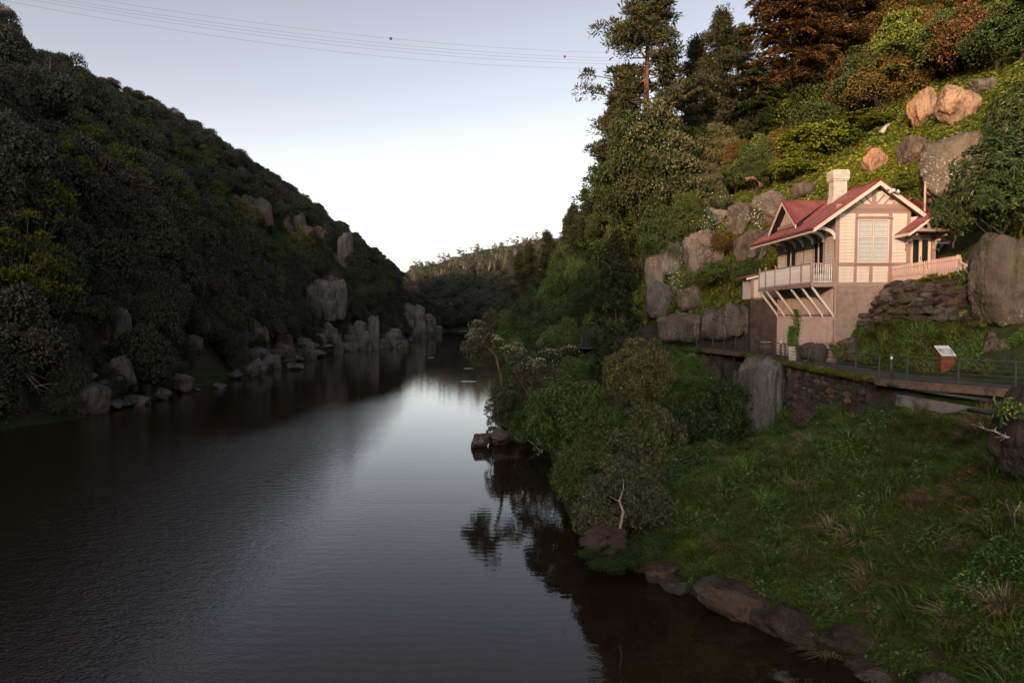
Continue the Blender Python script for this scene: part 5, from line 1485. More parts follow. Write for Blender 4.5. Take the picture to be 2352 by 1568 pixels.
pineD = tree_pine(21, 14, 3.2, .10, 44, M['l_dark'], M['bark'], L=.5, W=.14, n=30, cr=.55, flat=.35, rise=.05, taper=.9, droop=.15)
cedA = tree_cedar(5, 25, 9.5, 140, M['l_cedar'], M['bark'], n=40, start=.26)
cedB = tree_cedar(6, 24, 8.5, 130, M['l_cedar'], M['bark'], n=38, start=.24)
cedC = tree_cedar(7, 22, 7.5, 120, M['l_dark'], M['bark'], n=36, start=.05)
place_tree('pine_tree', 'tallest pine with a bare orange trunk, its crown cut by the picture top', pineA, 1495, 78, -75, 26)
place_tree('pine_tree', 'open crowned pine right of the tallest one, its top just inside the picture', pineB, 1640, 82, 27, 24)
place_tree('pine_tree', 'shorter leaning pine standing alone against the sky left of the tallest one', pineC, 1392, 96, 200, 20)
place_tree('pine_tree', 'dark pine filling the gap between the two tall ones', pineC, 1568, 88, 100, 20)
place_tree('pine_tree', 'broad pine behind the second tall one, beside the rusty cypress', pineA, 1700, 92, 60, 26)
place_tree('spire_conifer', 'small layered conifer breaking the skyline above the far right bank', pineD, 1338, 112, 432, 14)
place_tree('spire_conifer', 'second small layered conifer farther down the skyline', pineD, 1300, 140, 500, 14)
place_tree('spire_conifer', 'dark layered conifer below the leaning pine', pineD, 1428, 90, 330, 14, wf=1.5)
place_tree('cypress_tree', 'huge rusty cypress with feathery limbs reaching left into the sky', cedA, 1815, 84, -110, 25)
place_tree('cypress_tree', 'huge rusty cypress in the middle of the upper slope', cedB, 1935, 86, -150, 24)
place_tree('cypress_tree', 'rusty cypress at the right of the cypress group', cedA, 2050, 88, -130, 25, wf=.85)
place_tree('cypress_tree', 'dark green cypress behind the rusty ones', cedC, 1990, 100, -160, 22)
place_tree('cypress_tree', 'dark cypress at the top right beyond the ivy mounds', cedC, 2180, 78, -170, 22)
place_tree('cypress_tree', 'dark cypress hanging over the golden boulders at the right edge', cedC, 2330, 58, -60, 22, wf=.8)
place_tree('cypress_tree', 'shaded cypress low behind the leaning pine', cedC, 1735, 84, 150, 22, wf=.8)

def dome_set(seed, cnt_, mat, **kw):
    out = []
    for i in range(cnt_):
        c, C = crown_dome(seed+i, mat=M[mat], **kw)
        out.append((c, limbs((0,0,-.6), C[:9], .14, np.random.default_rng(seed+i), M['bark'])))
    return out
kw = dict(w=6, h=6, k=46, cr=.17, n=270, L=.23, W=.14, z0=.10, flat=.85, up=.6)
DS = {'dark': dome_set(201, 3, 'l_dark', **kw), 'mid': dome_set(211, 3, 'l_mid', **kw), 'olive': dome_set(221, 2, 'l_olive', **kw),
      'gold': dome_set(231, 3, 'l_gold', **kw), 'vine': dome_set(241, 3, 'l_vine', **dict(kw, up=1.0, L=.26, W=.2)), 'lime': dome_set(251, 2, 'l_lime', **dict(kw, up=1.0, L=.26, W=.2)),
      'cedar': dome_set(261, 2, 'l_cedar', **kw)}
SLOPE = [(1560,560),(1640,400),(1720,300),(1850,275),(1960,215),(2060,140),(2140,120),(2352,60),(2400,520),(2200,560),(2130,420),(1900,440),(1830,400),(1800,430),(1800,640),(1480,780),(1470,600)]
BARE = [(1480,800),(1470,560),(1560,500),(1640,430),(1780,420),(1800,330),(1900,290),(2060,225),(2180,165),(2400,150),(2400,900),(1480,900)]
nb = 0
adj = {'dark': 'dark green', 'mid': 'mid green', 'olive': 'dull olive', 'gold': 'golden brown', 'vine': 'vine covered bright green', 'cedar': 'rusty brown', 'lime': 'lime green'}
pts_r = []
for y in np.arange(64, 132, 3.4):
    for x in np.arange(-2, 70, 3.4): pts_r.append((x + random.uniform(-1.4, 1.4), y + random.uniform(-1.4, 1.4)))
far_r = []
for y in np.arange(132, 445, 5.2):
    for x in np.arange(-14, 90, 4.2): far_r.append((x + random.uniform(-2, 2), y + random.uniform(-2.2, 2.2)))
def zone_of(ax, ay):
    if ax < 1350: return 'at the foot of the far right bank' if ay > 640 else 'on the far right bank below the skyline'
    if ax < 1500: return 'behind the upright conifer' if ay > 500 else 'under the leaning pine'
    if ax < 1720: return 'beneath the tall pines' if ay < 420 else 'left of the grey boulders'
    if ax < 2060: return 'under the rusty cypresses'
    return 'at the top right of the slope'
ZN = {}
for (x, y) in pts_r:
    z = T1(x, y)
    if z < .8: continue
    ax, ay = projv(np.array(x), np.array(y), np.array(z+1.5)); ax, ay = float(ax), float(ay)
    if ax < 1100 or ax > 2500 or ay < -260: continue
    if inpoly(ax, ay, BARE): continue
    if inpoly(ax, ay, [(1330,720),(1500,720),(1500,900),(1330,900)]): continue
    if y < 70 and x < 17: continue
    nv = float(vnoise(x*.13, y*.13, 4.4)); up_ = ay < 430 and ax > 1500
    if up_: k = 'gold' if nv > .15 else 'vine' if nv > -.15 else 'dark' if nv > -.4 else 'cedar'
    elif ax > 1400: k = 'mid' if nv > .25 else 'olive' if nv > 0 else 'dark' if nv > -.45 else 'gold'
    else: k = 'mid' if nv > .1 else 'dark'
    s = random.uniform(.55, 1.15)*(1.0 if ay < 600 else .75)
    c_, t_ = random.choice(DS[k]); zn = zone_of(ax, ay)
    th = thing('bushy_tree', '', 'tree', (x, y, z-.4), random.uniform(0, 6.28)); th.scale = (s, s, s*random.uniform(.8, 1.35))
    link('crown', c_, th); link('trunk', t_, th)
    lb = f'{adj[k]} bushy tree {zn}'; tag(th, lb, None, lb.replace('tree', 'trees', 1)); nb += 1
frp = []; n2 = 0
far_r.sort(key=lambda p: p[1])
fd = [join2('bushy_tree', c, t) for c, t in DS['dark'][:2] + DS['mid'][:2] + DS['olive'][:1]]
for (x, y) in far_r:
    z = T1(x, y)
    if z < .8: continue
    ax, ay = projv(np.array(x), np.array(y), np.array(z+1.5)); ax, ay = float(ax), float(ay)
    if ax < 1050 or ax > 1560: continue
    s = random.uniform(.6, 1.2)
    if nb + n2 < 298:
        zn = zone_of(ax, ay); k = random.randrange(5); o = link('bushy_tree', fd[k], None, (x, y, z-.4), (0,0,random.uniform(0,6.28)), (s, s, s*random.uniform(.8, 1.6)))
        lb = ('dark','dark','mid green','mid green','olive')[k] + ' distant bushy tree ' + zn
        tag(o, lb, 'tree', lb.replace('tree', 'trees', 1)); n2 += 1
    else: frp.append((x, y, z-.4, s))
frp = np.array(frp)
gn_scatter('far_bank_forest', fd, frp[:,:3], np.stack([np.zeros(len(frp))]*2+[rng.uniform(0,6.28,len(frp))],1), frp[:,3]*1.1, 'dark forest on the far part of the right bank')
print('right trees', nb, n2, len(frp))
for dx, Y, top, lb in ((1262,150,535,'thin dark pine on the far right skyline, nearest of three'),(1225,190,560,'thin dark pine on the far right skyline, middle of three'),(1200,240,578,'thin dark pine on the far right skyline, farthest of three'),(1375,105,380,'pine filling the skyline left of the leaning one'),(1320,120,470,'ragged pine between the two small layered conifers')):
    place_tree('pine_tree', lb, pineC, dx, Y, top, 20)

kt = dict(w=7, h=11, k=80, cr=.15, n=300, L=.20, W=.12, z0=.10, flat=.75, up=.7)
DT = {k: dome_set(401+i, 1, m, **kt) for i, (k, m) in enumerate((('dark','l_dark'),('gold','l_gold'),('olive','l_olive'),('mid','l_mid')))}
for i, (dx, Y, top, k, lb) in enumerate(((1472,75.5,262,'dark','tall dark tree hiding the foot of the tallest pine, left side'),(1515,75,240,'olive','tall dull olive tree right at the foot of the tallest pine'),(1592,82,262,'dark','tall dark tree under the open crowned pine, left side'),
  (1650,79,285,'olive','tall olive tree under the open crowned pine'),(1430,94,330,'dark','dark tree below the leaning pine'),(1500,77,345,'mid','mid green tree in front of the tallest pine'),(1560,75,350,'dark','dark tree between the two tall pines and the rocks'),
  (1618,74,372,'olive','olive tree above the leftmost upper rock'),(1690,77,318,'gold','golden brown tree left of the rusty cypresses'),(1735,73,345,'dark','dark tree at the foot of the leftmost cypress'),(1450,80,420,'mid','mid green tree halfway down behind the conifer'),
  (1400,89,440,'dark','dark tree behind the tip of the upright conifer'),(1352,102,480,'dark','dark tree below the two small layered conifers'),(1515,72,450,'dark','dark tree over the top of the rock stack'),(1580,70,440,'mid','mid green tree above the rock stack'),(1300,120,560,'mid','mid green tree on the far bank left of the conifer'),(1780,74,300,'gold','golden shrubby tree under the middle cypress'))):
    s_ = 6.0; place_tree('bushy_tree', lb, DT[k][0], dx, Y, top, 10.6, wf=.8)
# lime and green vine mounds on the sunny slope
MO = [(1870,345,150,86,66,'lime','largest lime green vine mound above the cottage'),(1830,395,110,60,62,'lime','lower lime green vine mound left of the orange stones'),
      (1985,292,120,44,70,'lime','flat lime green vine mound near the top of the sunny slope'),(1940,330,100,40,68,'vine','green vine mound between the lime ones'),
      (2090,170,170,110,80,'vine','big ivy mound under the dark trees at the top right'),(2190,120,150,140,78,'dark','tall ivy covered mound at the top right'),
      (2010,205,110,70,80,'vine','ivy mound right of the rusty cypresses'),(2290,110,130,130,70,'dark','dark ivy mound above the golden boulders'),
      (1745,375,90,90,74,'mid','round green shrub left of the vine mounds'),(1690,420,90,70,72,'dark','dark shrub above the domed boulder'),
      (1655,470,60,46,70,'olive','olive shrub over the leftmost upper rocks'),(1560,520,70,60,72,'dark','dark shrub at the top of the rock stack'),
      (1660,572,80,60,63,'gold','brownish fern mound between the grey boulders'),(1660,640,110,60,59.5,'mid','green shrub over the brown rock face'),
      (1720,640,70,70,57,'dark','dark shrub beside the lean-to'),(1500,590,36,110,76,'vine','bright green young shrub beside the rock stack'),
      (1600,655,60,50,63,'mid','leafy shrub on the ledge above the inner railing'),(2080,430,70,50,52,'vine','low creeping green mound behind the cottage ridge'),
      (1250,780,50,50,82,'mid','small round shrub past the far path lamp'),(1300,790,60,90,72,'mid','upright green shrub left of the conifer'),
      (1212,745,70,90,95,'dark','dark dense shrub over the promontory path'),(1330,640,70,90,95,'mid','bright green tree left of the upright conifer'),
      (1325,870,70,70,63,'mid','green shrub in front of the conifer foot'),(1560,885,90,50,50,'mid','grassy green shrub below the stone wall at the bend')]
for dx, dy, w, h, Y, k, lb in MO:
    q_ = hit(dx, min(dy + h/2, 860), 45)
    if q_ is not None and dy < 700: Y = min(Y+8, q_.y)
    c_, t_ = random.choice(DS[k]); s = Y/FD; P = at(dx, dy + h/2, Y)
    th = thing('shrub', lb, 'shrub', P, random.uniform(0, 6.28)); th.scale = (w*s/5.6, w*s/5.6, h*s/5.4)
    link('crown', c_, th); link('stem', t_, th)

# upright conifer
cc = crown_column(9, 4.9, 15, 19000, .24, .11, M['l_conifer'])
P = at(1414, 880, 58.5); z = T1(P.x, P.y)-.3; hh = at(1414, 536, 58.5).z - z
th = thing('upright_conifer', 'dense dark upright conifer standing by the path bend', 'tree', (P.x, P.y, z)); th.scale = (1, 1, hh/15)
link('crown', cc, th); MB().tube([(0,0,-.5),(0,0,3),(0,0,10)], [.3,.22,.06], 8).build('trunk', M['bark'], th)

# waterside bushes
kb = dict(w=5, h=5, k=90, cr=.115, n=230, L=.17, W=.085, z0=.10, flat=.85, up=.55, jit=1.1)
BS = {k: dome_set(300+i*10, 2, m, **kb) for i, (k, m) in enumerate((('tip','l_tip'),('dark','l_dark'),('mid','l_mid'),('olive','l_olive')))}
BS['dead'] = dome_set(360, 1, 'l_dead', **dict(kb, n=300, L=.09, W=.08))
BL = [(1462,890,152,195,47,'tip','bronze tipped bush between the upright conifer and the stone wall'),
 (1415,955,120,110,46,'olive','olive bush at the foot of the bronze tipped one'),
 (1545,950,100,90,46,'mid','green bush under the path wall left of the round dark one'),
 (1640,990,175,205,43,'dark','round dark green bush beside the tall streaked rock'),
 (1305,1000,190,230,43.5,'mid','green waterside bush behind the promontory'),
 (1395,1050,160,210,40,'mid','mid green bush in the middle of the waterside thicket'),
 (1490,1080,180,240,37,'olive','olive brown bush in the centre of the waterside thicket'),
 (1345,1110,150,170,36.3,'mid','green bush hanging over the water'),
 (1430,1200,220,210,30.4,'olive','low olive bush above the water with a bleached trunk'),
 (1570,1140,140,170,36,'dark','shaded bush under the olive brown one'),
 (1490,1285,130,80,29.3,'dark','dark bush trailing to the water beside the broad boulder'),
 (1400,1285,140,70,29.2,'dark','dark foliage trailing into the water below the seed heads'),
 (1388,1245,110,70,28.4,'dead','pinkish brown seed head bush low over the water'),
 (1228,1000,110,90,55,'dark','dark bush on the promontory rocks'),
 (1180,950,100,90,59,'dark','dark bush under the blossoming tree'),
 (1345,925,120,90,53,'olive','olive bush behind the promontory thicket'),
 (1640,1060,100,80,40,'mid','light leaved bush in the shade right of the thicket')]
for dx, dy, w, h, Y, k, lb in BL:
    c_, t_ = random.choice(BS[k]); s = Y/FD; P = at(dx, dy + h/2, Y); P.z = max(P.z, -.1)
    th = thing('bush', lb, 'bush', P, random.uniform(0, 6.28)); th.scale = (w*s/4.7, w*s/4.7, h*s/4.5)
    link('crown', c_, th); link('stem', t_, th)
# bleached trunk in the low bush
def wood(name, label, pts, rad, mat='deadwood', cat='branch', n=7, twigs=0, seed=0):
    g = np.random.default_rng(seed); mb = MB(); pts = [Vector(p) for p in pts]; b = pts[0].copy()
    loc = [p-b for p in pts]; mb.tube(loc, list(np.linspace(rad, rad*.3, len(pts))), n)
    for i in range(twigs):
        k = int(g.integers(1, len(pts))); s = loc[k]; L_ = (loc[-1]-loc[0]).length*.35
        d = Vector(g.normal(size=3)); d.normalize(); d += (loc[k]-loc[k-1]).normalized()
        mb.tube([s, s+d*L_*.4, s+d*L_*.75+Vector(g.normal(size=3))*L_*.12], [rad*.4, rad*.25, rad*.08], 4, False)
    return tag(mb.build(name, M[mat], None, True, b), label, cat)
wood('bleached_snag', 'bleached twisting trunk rising from the low olive bush', [at(1424,1212,27.3),at(1432,1175,27.3),at(1422,1150,27.4),at(1432,1122,27.5)], .07, 'bark_pale', twigs=3)
wood('fallen_branch', 'bleached branch trailing from the promontory into the water', [at(1180,988,56),at(1205,1003,55.5),at(1228,1022,55),at(1240,1035,54.6)], .10, twigs=4, seed=3)
wood('driftwood', 'bleached snag lying on the left shore under the bushes', [at(520,800,125),at(540,822,124),at(560,842,123),at(575,850,122)], .22, twigs=8, seed=4)
wood('bare_tree', 'small bare grey tree high on the left hillside', [hit(114,262),hit(114,262)+Vector((.3,0,3)),hit(114,262)+Vector((-.2,0,6)),hit(114,262)+Vector((.4,0,8.5))], .22, twigs=14, seed=5, cat='tree')
wood('fallen_log', 'weathered log lying on the sunny slope', [at(2025,305,66),at(2034,292,66.3),at(2044,282,66.6)], .28, twigs=1, seed=6)
wood('fallen_log', 'orange broken stump above the left roof of the cottage', [at(1712,412,64),at(1730,408,64),at(1742,418,64)], .2, 'bark_pine', twigs=3, seed=7)
wood('bare_branch', 'bare branch sprawling over the water at the left edge', [at(-10,840,66),at(50,850,67),at(80,885,67),at(130,880,68)], .07, 'bark_pale', twigs=9, seed=8)

# blossoming tree on the promontory
bt = thing('blossom_tree', 'leaning waterside tree with creamy blossom on the promontory tip', 'tree', at(1180,1010,58)); b0 = bt.location
clp = [(1105,772,30,24),(1085,790,18,14),(1130,780,18,14),(1190,818,34,26),(1222,838,20,18),(1262,860,46,36),(1246,900,30,26),(1162,900,26,22),(1150,935,26,24),(1205,880,26,22),(1190,935,30,26),(1230,945,30,24),(1140,970,22,18),(1110,815,22,18)]
g = np.random.default_rng(5)
C = np.array([np.array(at(a, b, 59+g.uniform(-1.2,1.2)))-np.array(b0) for a, b, w, h in clp]); r_ = np.array([w*59/FD*1.15 for a, b, w, h in clp])
C2 = np.vstack([C + g.normal(size=C.shape)*r_[:,None]*.5 for _ in range(4)]); r2 = np.tile(r_*.62, 4)
V = clump(C2, r2, 330, g, up=.2, flat=.85, L=.20, W=.10); link('crown', mesh('crown', V, quads(len(V)//4), False, [M['l_olive']]), bt)
fl_ = [0,1,2,3,4,5,6]; C3 = np.vstack([C[fl_] + g.normal(size=(len(fl_),3))*r_[fl_][:,None]*.45 for _ in range(4)])
V = clump(C3, np.tile(r_[fl_]*.66, 4), 110, g, up=.9, flat=.85, L=.09, W=.08, shell=.9); link('blossom', mesh('blossom', V, quads(len(V)//4), False, [M['l_flower']]), bt)
mb = MB(); Lp = lambda a, b, Y=59: at(a, b, Y) - b0
mb.tube([Lp(1180,1012),Lp(1172,960),Lp(1155,905),Lp(1150,860),Lp(1138,815),Lp(1118,795)], [.24,.2,.16,.13,.09,.04], 8)
mb.tube([Lp(1190,1010),Lp(1200,965),Lp(1218,915),Lp(1200,880),Lp(1180,850),Lp(1190,825)], [.18,.15,.12,.1,.07,.03], 7)
mb.tube([Lp(1215,915),Lp(1240,890),Lp(1262,868)], [.1,.07,.03], 6); mb.tube([Lp(1172,960),Lp(1150,945),Lp(1140,930)], [.1,.06,.02], 5)
mb.build('trunk', M['bark_pine'], bt, True)

# long leaved shrubs at the right edge
wm = [whorl_shrub(s, 5, 6, 420, M['l_rhodo'], .36, .085, 12) for s in (1, 2)]
wi = crown_dome(77, 4.2, 5.2, 46, .2, 90, .3, .12, M['l_dark'], z0=.08)[0]
for dx, dy, w, h, Y, k, lb in ((2290,445,205,255,38.5,0,'glossy long leaved shrub hanging behind the huge speckled boulder'),(2362,290,170,200,42,1,'taller long leaved shrub at the right edge above the glossy one'),(2190,500,100,120,40,1,'small long leaved shrub reaching toward the porch roof')):
    s = Y/FD; th = thing('long_leaved_shrub', lb, 'shrub', at(dx, dy+h/2, Y), random.uniform(0, 6)); th.scale = (w*s/4.9, w*s/4.9, h*s/5.9)
    link('crown', wm[k][0], th); link('inner_foliage', wi, th); link('stem', limbs((0,0,-.5), wm[k][1][:14], .12, np.random.default_rng(k), M['bark']), th)

# ---------------------------------------------------------------- ground cover
def tuft(seed, n=60, h=.5, spread=.22, w=.018, mat='l_grass', arch=.35, rnd=0):
    g = np.random.default_rng(seed); V = []; F_ = []
    for i in range(n):
        a = g.uniform(0, 6.28); r = spread*math.sqrt(g.random()); b = np.array([math.cos(a)*r, math.sin(a)*r, -.05]); hh = h*g.uniform(.5, 1.15)
        o = np.array([math.cos(a+g.normal()*.6), math.sin(a+g.normal()*.6), 0]); sd_ = np.array([-o[1], o[0], 0])*w
        p1 = b + np.array([0,0,hh*.55]) + o*hh*arch*.3; p2 = b + np.array([0,0,hh*(1-arch*.35)]) + o*hh*arch
        k = len(V); V += [b-sd_, b+sd_, p1+sd_*.8, p1-sd_*.8, p2]; F_ += [(k,k+1,k+2,k+3), (k+3,k+2,k+4)]
    return mesh('tuft', V, F_, False, [M[mat]])
def mat_leaves(seed, n=110, r=.4, hgt=.18, L=.09, W=.08, mat='l_ivy'):
    g = np.random.default_rng(seed); a = g.uniform(0, 6.28, n); q = np.sqrt(g.random(n))*r
    P = np.stack([np.cos(a)*q, np.sin(a)*q, g.uniform(0, 1, n)*hgt*(1.1-q/r)+.02], 1)
    D = np.stack([np.cos(a+g.normal(size=n)), np.sin(a+g.normal(size=n)), g.uniform(-.2,.5,n)], 1)
    V = leafV(P, D, np.array([0,0,1.])+g.normal(size=(n,3))*.5, L*g.uniform(.6,1.4,n), W*g.uniform(.6,1.4,n), .1)
    return mesh('leaf_mat', V, quads(n), False, [M[mat]])
grass = [tuft(i, 60, .34, .28, .012, 'l_grass', .95) for i in range(3)] + [tuft(9, 40, .46, .25, .011, 'l_grass', .6)]
straw = [tuft(20+i, 40, .45, .24, .010, 'l_straw', .6) for i in range(2)]
ivy = [mat_leaves(i, 120, .38, .26, .10, .07) for i in range(2)] + [mat_leaves(5, 130, .36, .34, .09, .07, 'l_mid')]
vine = [mat_leaves(30+i, 90, .8, .35, .22, .18, 'l_vine') for i in range(3)]
lime = [mat_leaves(40+i, 80, .7, .30, .20, .18, 'l_lime') for i in range(2)]
def sample(n, x0, x1, y0, y1, cond):
    x = rng.uniform(x0, x1, n); y = rng.uniform(y0, y1, n); z = T(x, y)
    m = cond(x, y, z); return x[m], y[m], z[m]
ox = np.array([p.x for p in OUT]); oy = np.array([p.y for p in OUT])
def outx(y): return np.interp(y, oy, ox)
def bank(x, y, z): return (z > .35) & (x < outx(y) - .25) & (z < 7.9) & (y < 68)
x, y, z = sample(90000, 2, 24, 15, 68, bank)
nz = vnoise(x*.35, y*.35, 7.7); nz2 = vnoise(x*.9, y*.9, 3.3); ax, ay = projv(x, y, z)
nz3 = vnoise(x*2.3, y*2.3, 6.1); isivy = (nz*.9 + nz2*.6 + nz3*.25 > .0); iss = (~isivy) & (nz2 > .25) & (nz3 > .1) & (nz < -.1) | (np.hypot((ax-2128)/46, (ay-1158)/26) < 1) & (nz2 > -.6)
isg = ~isivy & ~iss
def put(name, proto, m, x, y, z, s0, s1, label, lean=.5):
    P = np.stack([x[m], y[m], z[m]], 1)
    return gn_scatter(name, proto, P, lean_rot(P[:,0], P[:,1], lean), rng.uniform(s0, s1, len(P)), label)
put('ivy_cover', ivy, isivy & (rng.random(len(x)) < .8), x, y, z, .5, 1.35, 'dark ivy and periwinkle covering the near bank', .8)
put('bank_grass', grass, isg & (rng.random(len(x)) < .95) | isivy & (rng.random(len(x)) < .30), x, y, z, .5, 1.2, 'long green grass growing on the near bank', .35)
put('dry_grass', straw, iss, x, y, z, .6, 1.2, 'dry straw coloured grass in patches on the near bank', .35)
wd = [mat_leaves(90+i, 800, .62, .70, .075, .055, m_) for i, m_ in enumerate(('l_ivy', 'l_mid', 'l_ivy'))]
kk = rng.random(len(x)) < .009
put('weed_clumps', wd, kk, x, y, z, .5, 1.5, 'leafy weed clumps standing out of the grass on the near bank', .5)
wt = [tuft(95, 150, .75, .3, .014, 'l_grass', .8), tuft(96, 150, .7, .3, .014, 'l_straw', .9), tuft(97, 150, .8, .3, .014, 'l_grass', .6)]
put('tall_grass_clumps', wt, (rng.random(len(x)) < .014) & ~kk, x, y, z, .6, 1.4, 'taller arching grass clumps on the near bank', .4)
k = rng.choice(np.nonzero(isivy)[0], 170, False)
pet = mesh('petal', leafV(np.zeros((5,3)), np.array([[math.cos(a),math.sin(a),.3] for a in np.arange(5)*1.257]), np.tile([0,0,1.],(5,1)), np.full(5,.045), np.full(5,.035)), quads(5), False, [M['l_blue']])
gn_scatter('periwinkle_flowers', [pet], np.stack([x[k], y[k]-.1, z[k]+.22], 1), np.tile([.9,0,0],(170,1)), np.full(170, 1.0), 'small blue periwinkle flowers dotted over the ivy')
# grass growing over the edge of the path and the wall top
n = 1100; yy = rng.uniform(32.6, 53, n); xx = outx(yy) - rng.uniform(-.15, .30, n)
gn_scatter('edge_grass', grass + straw[:1], np.stack([xx, yy, np.full(n, 7.85)], 1), np.stack([rng.normal(0,.15,n), rng.normal(-.2,.2,n), rng.uniform(0,6.28,n)],1), rng.uniform(.35, .85, n), 'yellow green grass spilling over the wall top under the railing')
n = 260; yy = rng.uniform(60.5, 68, n); xx = outx(yy) - rng.uniform(-.1,.2,n)
gn_scatter('edge_grass', grass, np.stack([xx, yy, np.full(n, 7.75)], 1), np.stack([rng.normal(0,.15,n), rng.normal(-.2,.2,n), rng.uniform(0,6.28,n)],1), rng.uniform(.4, .9, n), 'grass tufts on the wall at the path bend')
# hillside vines and grass
def hillc(x, y, z): 
    if True: rp = inpoly(*projv(x, y, z), RPOLY) & (y < 43)
    house = (x > 19.0) & (x < 29.5) & (y > 40.8) & (y < 52.5)
    return (z > 8.2) & ~house & ~rp & ((y < 56) | (x > outx(y)+2.4)) & ((y > 33) | (x > 24.5))
x, y, z = sample(46000, 9, 78, 31, 125, hillc); ax, ay = projv(x, y, z)
nz = vnoise(x*.16, y*.16, 1.7); low = ay > 735
lm = (nz > .28) & (ay < 430) & (ax > 1700) & (ax < 2120)
put('slope_vines', vine, ~lm & ~low, x, y, z, .6, 1.3, 'green creeping vines covering the sunny slope behind the cottage', .9)
put('lime_vines', lime, lm, x, y, z, .7, 1.3, 'lime green vine patches on the sunny slope', .9)
put('terrace_grass', grass, (y < 64) & (rng.random(len(x)) < .8), x, y, z, .8, 1.5, 'green grass between the rocks around the cottage', .3)
x2, y2, z2 = sample(9000, 19, 30, 31, 42, lambda x, y, z: ~inpoly(*projv(x, y, z), RPOLY) & (z > 8.3) & (x > outx(y)+3.3) & (z < 13.5)); k = rng.random(len(x2))
put('terrace_ivy', ivy, (vnoise(x2*.6, y2*.6, 9) > .25), x2, y2, z2, .6, 1.1, 'ivy on the earth slope behind the information plinth', .8)
put('terrace_grass', grass, (vnoise(x2*.6, y2*.6, 9) <= .05) & (k < .7), x2, y2, z2, .5, .9, 'short grass on the earth slope below the picket fence', .3)
# tussocks
tk = [tuft(50+i, 300, 1.55, .25, .022, 'l_grass', .85) for i in range(2)]; ts = tuft(60, 280, 1.45, .22, .020, 'l_straw', .9)
for i, (dx, dy, Y, s, kk, lb) in enumerate(((2030,772,38.4,1.0,0,'long green grass tussock just right of the lattice corner boulder'),(2075,762,38,1.15,1,'largest green grass tussock below the dry stone slope'),(2112,780,36.6,1.0,2,'straw coloured tussock hanging beside the green ones'),(2140,768,37.2,1.1,0,'green grass tussock left of the slanted boulder'),(2190,792,35,1.1,1,'dark green tussock behind the information plinth'),(2225,770,35.5,1.0,0,'green tussock beside the lower hand rail'),(2150,706,38.5,.7,1,'fresh green tuft among the dry stones'),
        (1925,800,40.6,.8,0,'grass tuft at the lattice corner'),(1512,1330,29.5,1.0,2,'dry reed clump at the waterline left of the slab'),(1480,1318,30.2,.9,2,'dry reed clump at the foot of the lowest bush'),(1560,1300,30,.9,0,'green reed clump above the shore stones'),(1905,1520,22,1.1,2,'brown reed clump overhanging the water at the bottom shore'),(1870,1505,22.6,.9,2,'smaller brown reed clump at the bottom shore'),(1740,1400,26,.8,2,'reed clump beside the dark slab'),(1640,1275,30,.9,2,'pale grass clump above the rubble'))):
    me = (tk+[ts])[kk]; P = at(dx, dy+18, Y); o = link('grass_tussock', me, None, P, (0,0,i*1.7), s); tag(o, lb, 'grass tussock')
# creeper on the side lattice
g = np.random.default_rng(9); n = 2600; v = np.concatenate([g.normal(5.35,.33,n//2*1), g.normal(6.2,.26,n//2)]); hh = np.concatenate([g.uniform(-4.7,-1.5,n//2), g.uniform(-4.7,-2.7,n//2)])
v = v + .12*np.sin(hh*3); P = np.stack([np.full(n,-.07)-g.random(n)*.1, v, hh], 1)
V = leafV(P, g.normal(size=(n,3)), np.array([-1,0,.2])+g.normal(size=(n,3))*.5, .10*g.uniform(.6,1.3,n), .07*g.uniform(.6,1.3,n), .1)
cr_ = tag(mesh('creeper', V, quads(n), False, [M['l_ivy']]) and link('creeper', bpy.data.meshes['creeper'], None, HO), 'green creeper climbing the river side lattice', 'creeper')
# flowers
def blossom(dx, dy, w, h, Y, mat, n, label, L=.14, name='flowering_plant', cat='flowers', leafm='l_mid'):
    g = np.random.default_rng(int(dx)); s = Y/FD; th = thing(name, label, cat, at(dx, dy, Y))
    P = g.normal(size=(n,3))*np.array([w*s*.26, w*s*.15, h*s*.26]) - np.array([0,.15,0])
    link('blossom', mesh('blossom', leafV(P, g.normal(size=(n,3)), g.normal(size=(n,3))+np.array([0,-1,.5]), L*g.uniform(.6,1.2,n), L*.8*g.uniform(.6,1.2,n)), quads(n), False, [M[mat]]), th)
    m = n*5; P = g.normal(size=(m,3))*np.array([w*s*.28, w*s*.2, h*s*.28]); link('foliage', mesh('foliage', leafV(P, g.normal(size=(m,3)), g.normal(size=(m,3)), np.full(m,.22), np.full(m,.07)), quads(m), False, [M[leafm]]), th)
blossom(2032,378,34,44,58.5,'l_red',90,'red flowering plant beside the orange boulder')
blossom(1632,512,60,34,64,'l_white',70,'white flowers spread below the leftmost upper rock')
blossom(1660,392+60,30,22,66,'l_white',30,'few white lilies above the domed boulder')
blossom(1738,500,34,60,59,'l_white',50,'white flowering stems between the grey boulders')
blossom(1850,470,30,26,56.5,'l_yellow',40,'yellow flowers against the rock left of the chimney', leafm='l_lime')
blossom(1552,640,36,50,63,'l_white',60,'white flowers hanging on the stacked pale rocks')
blossom(1375,785,50,44,75,'l_white',40,'pale blossom bush beyond the conifer, near the far path', leafm='l_dead')
blossom(2318,938,60,34,21.0,'l_yellow',46,'yellow flowering sprig lying over the smooth brown boulder', L=.07, leafm='l_mid')
wood('bare_branch', 'grey broken branch sticking out below the green pipe', [at(2352,1010,21.4),at(2310,1003,21.5),at(2285,990,21.6),at(2262,985,21.7)], .05, twigs=7, seed=21)
wood('bare_branch', 'thin bare twigs hanging at the right edge of the bank', [at(2345,1150,21.2),at(2330,1180,21.3),at(2332,1215,21.3),at(2310,1150,21.3)], .015, 'bark_pale', twigs=9, seed=22)
g = np.random.default_rng(4); n = 1500; P = []
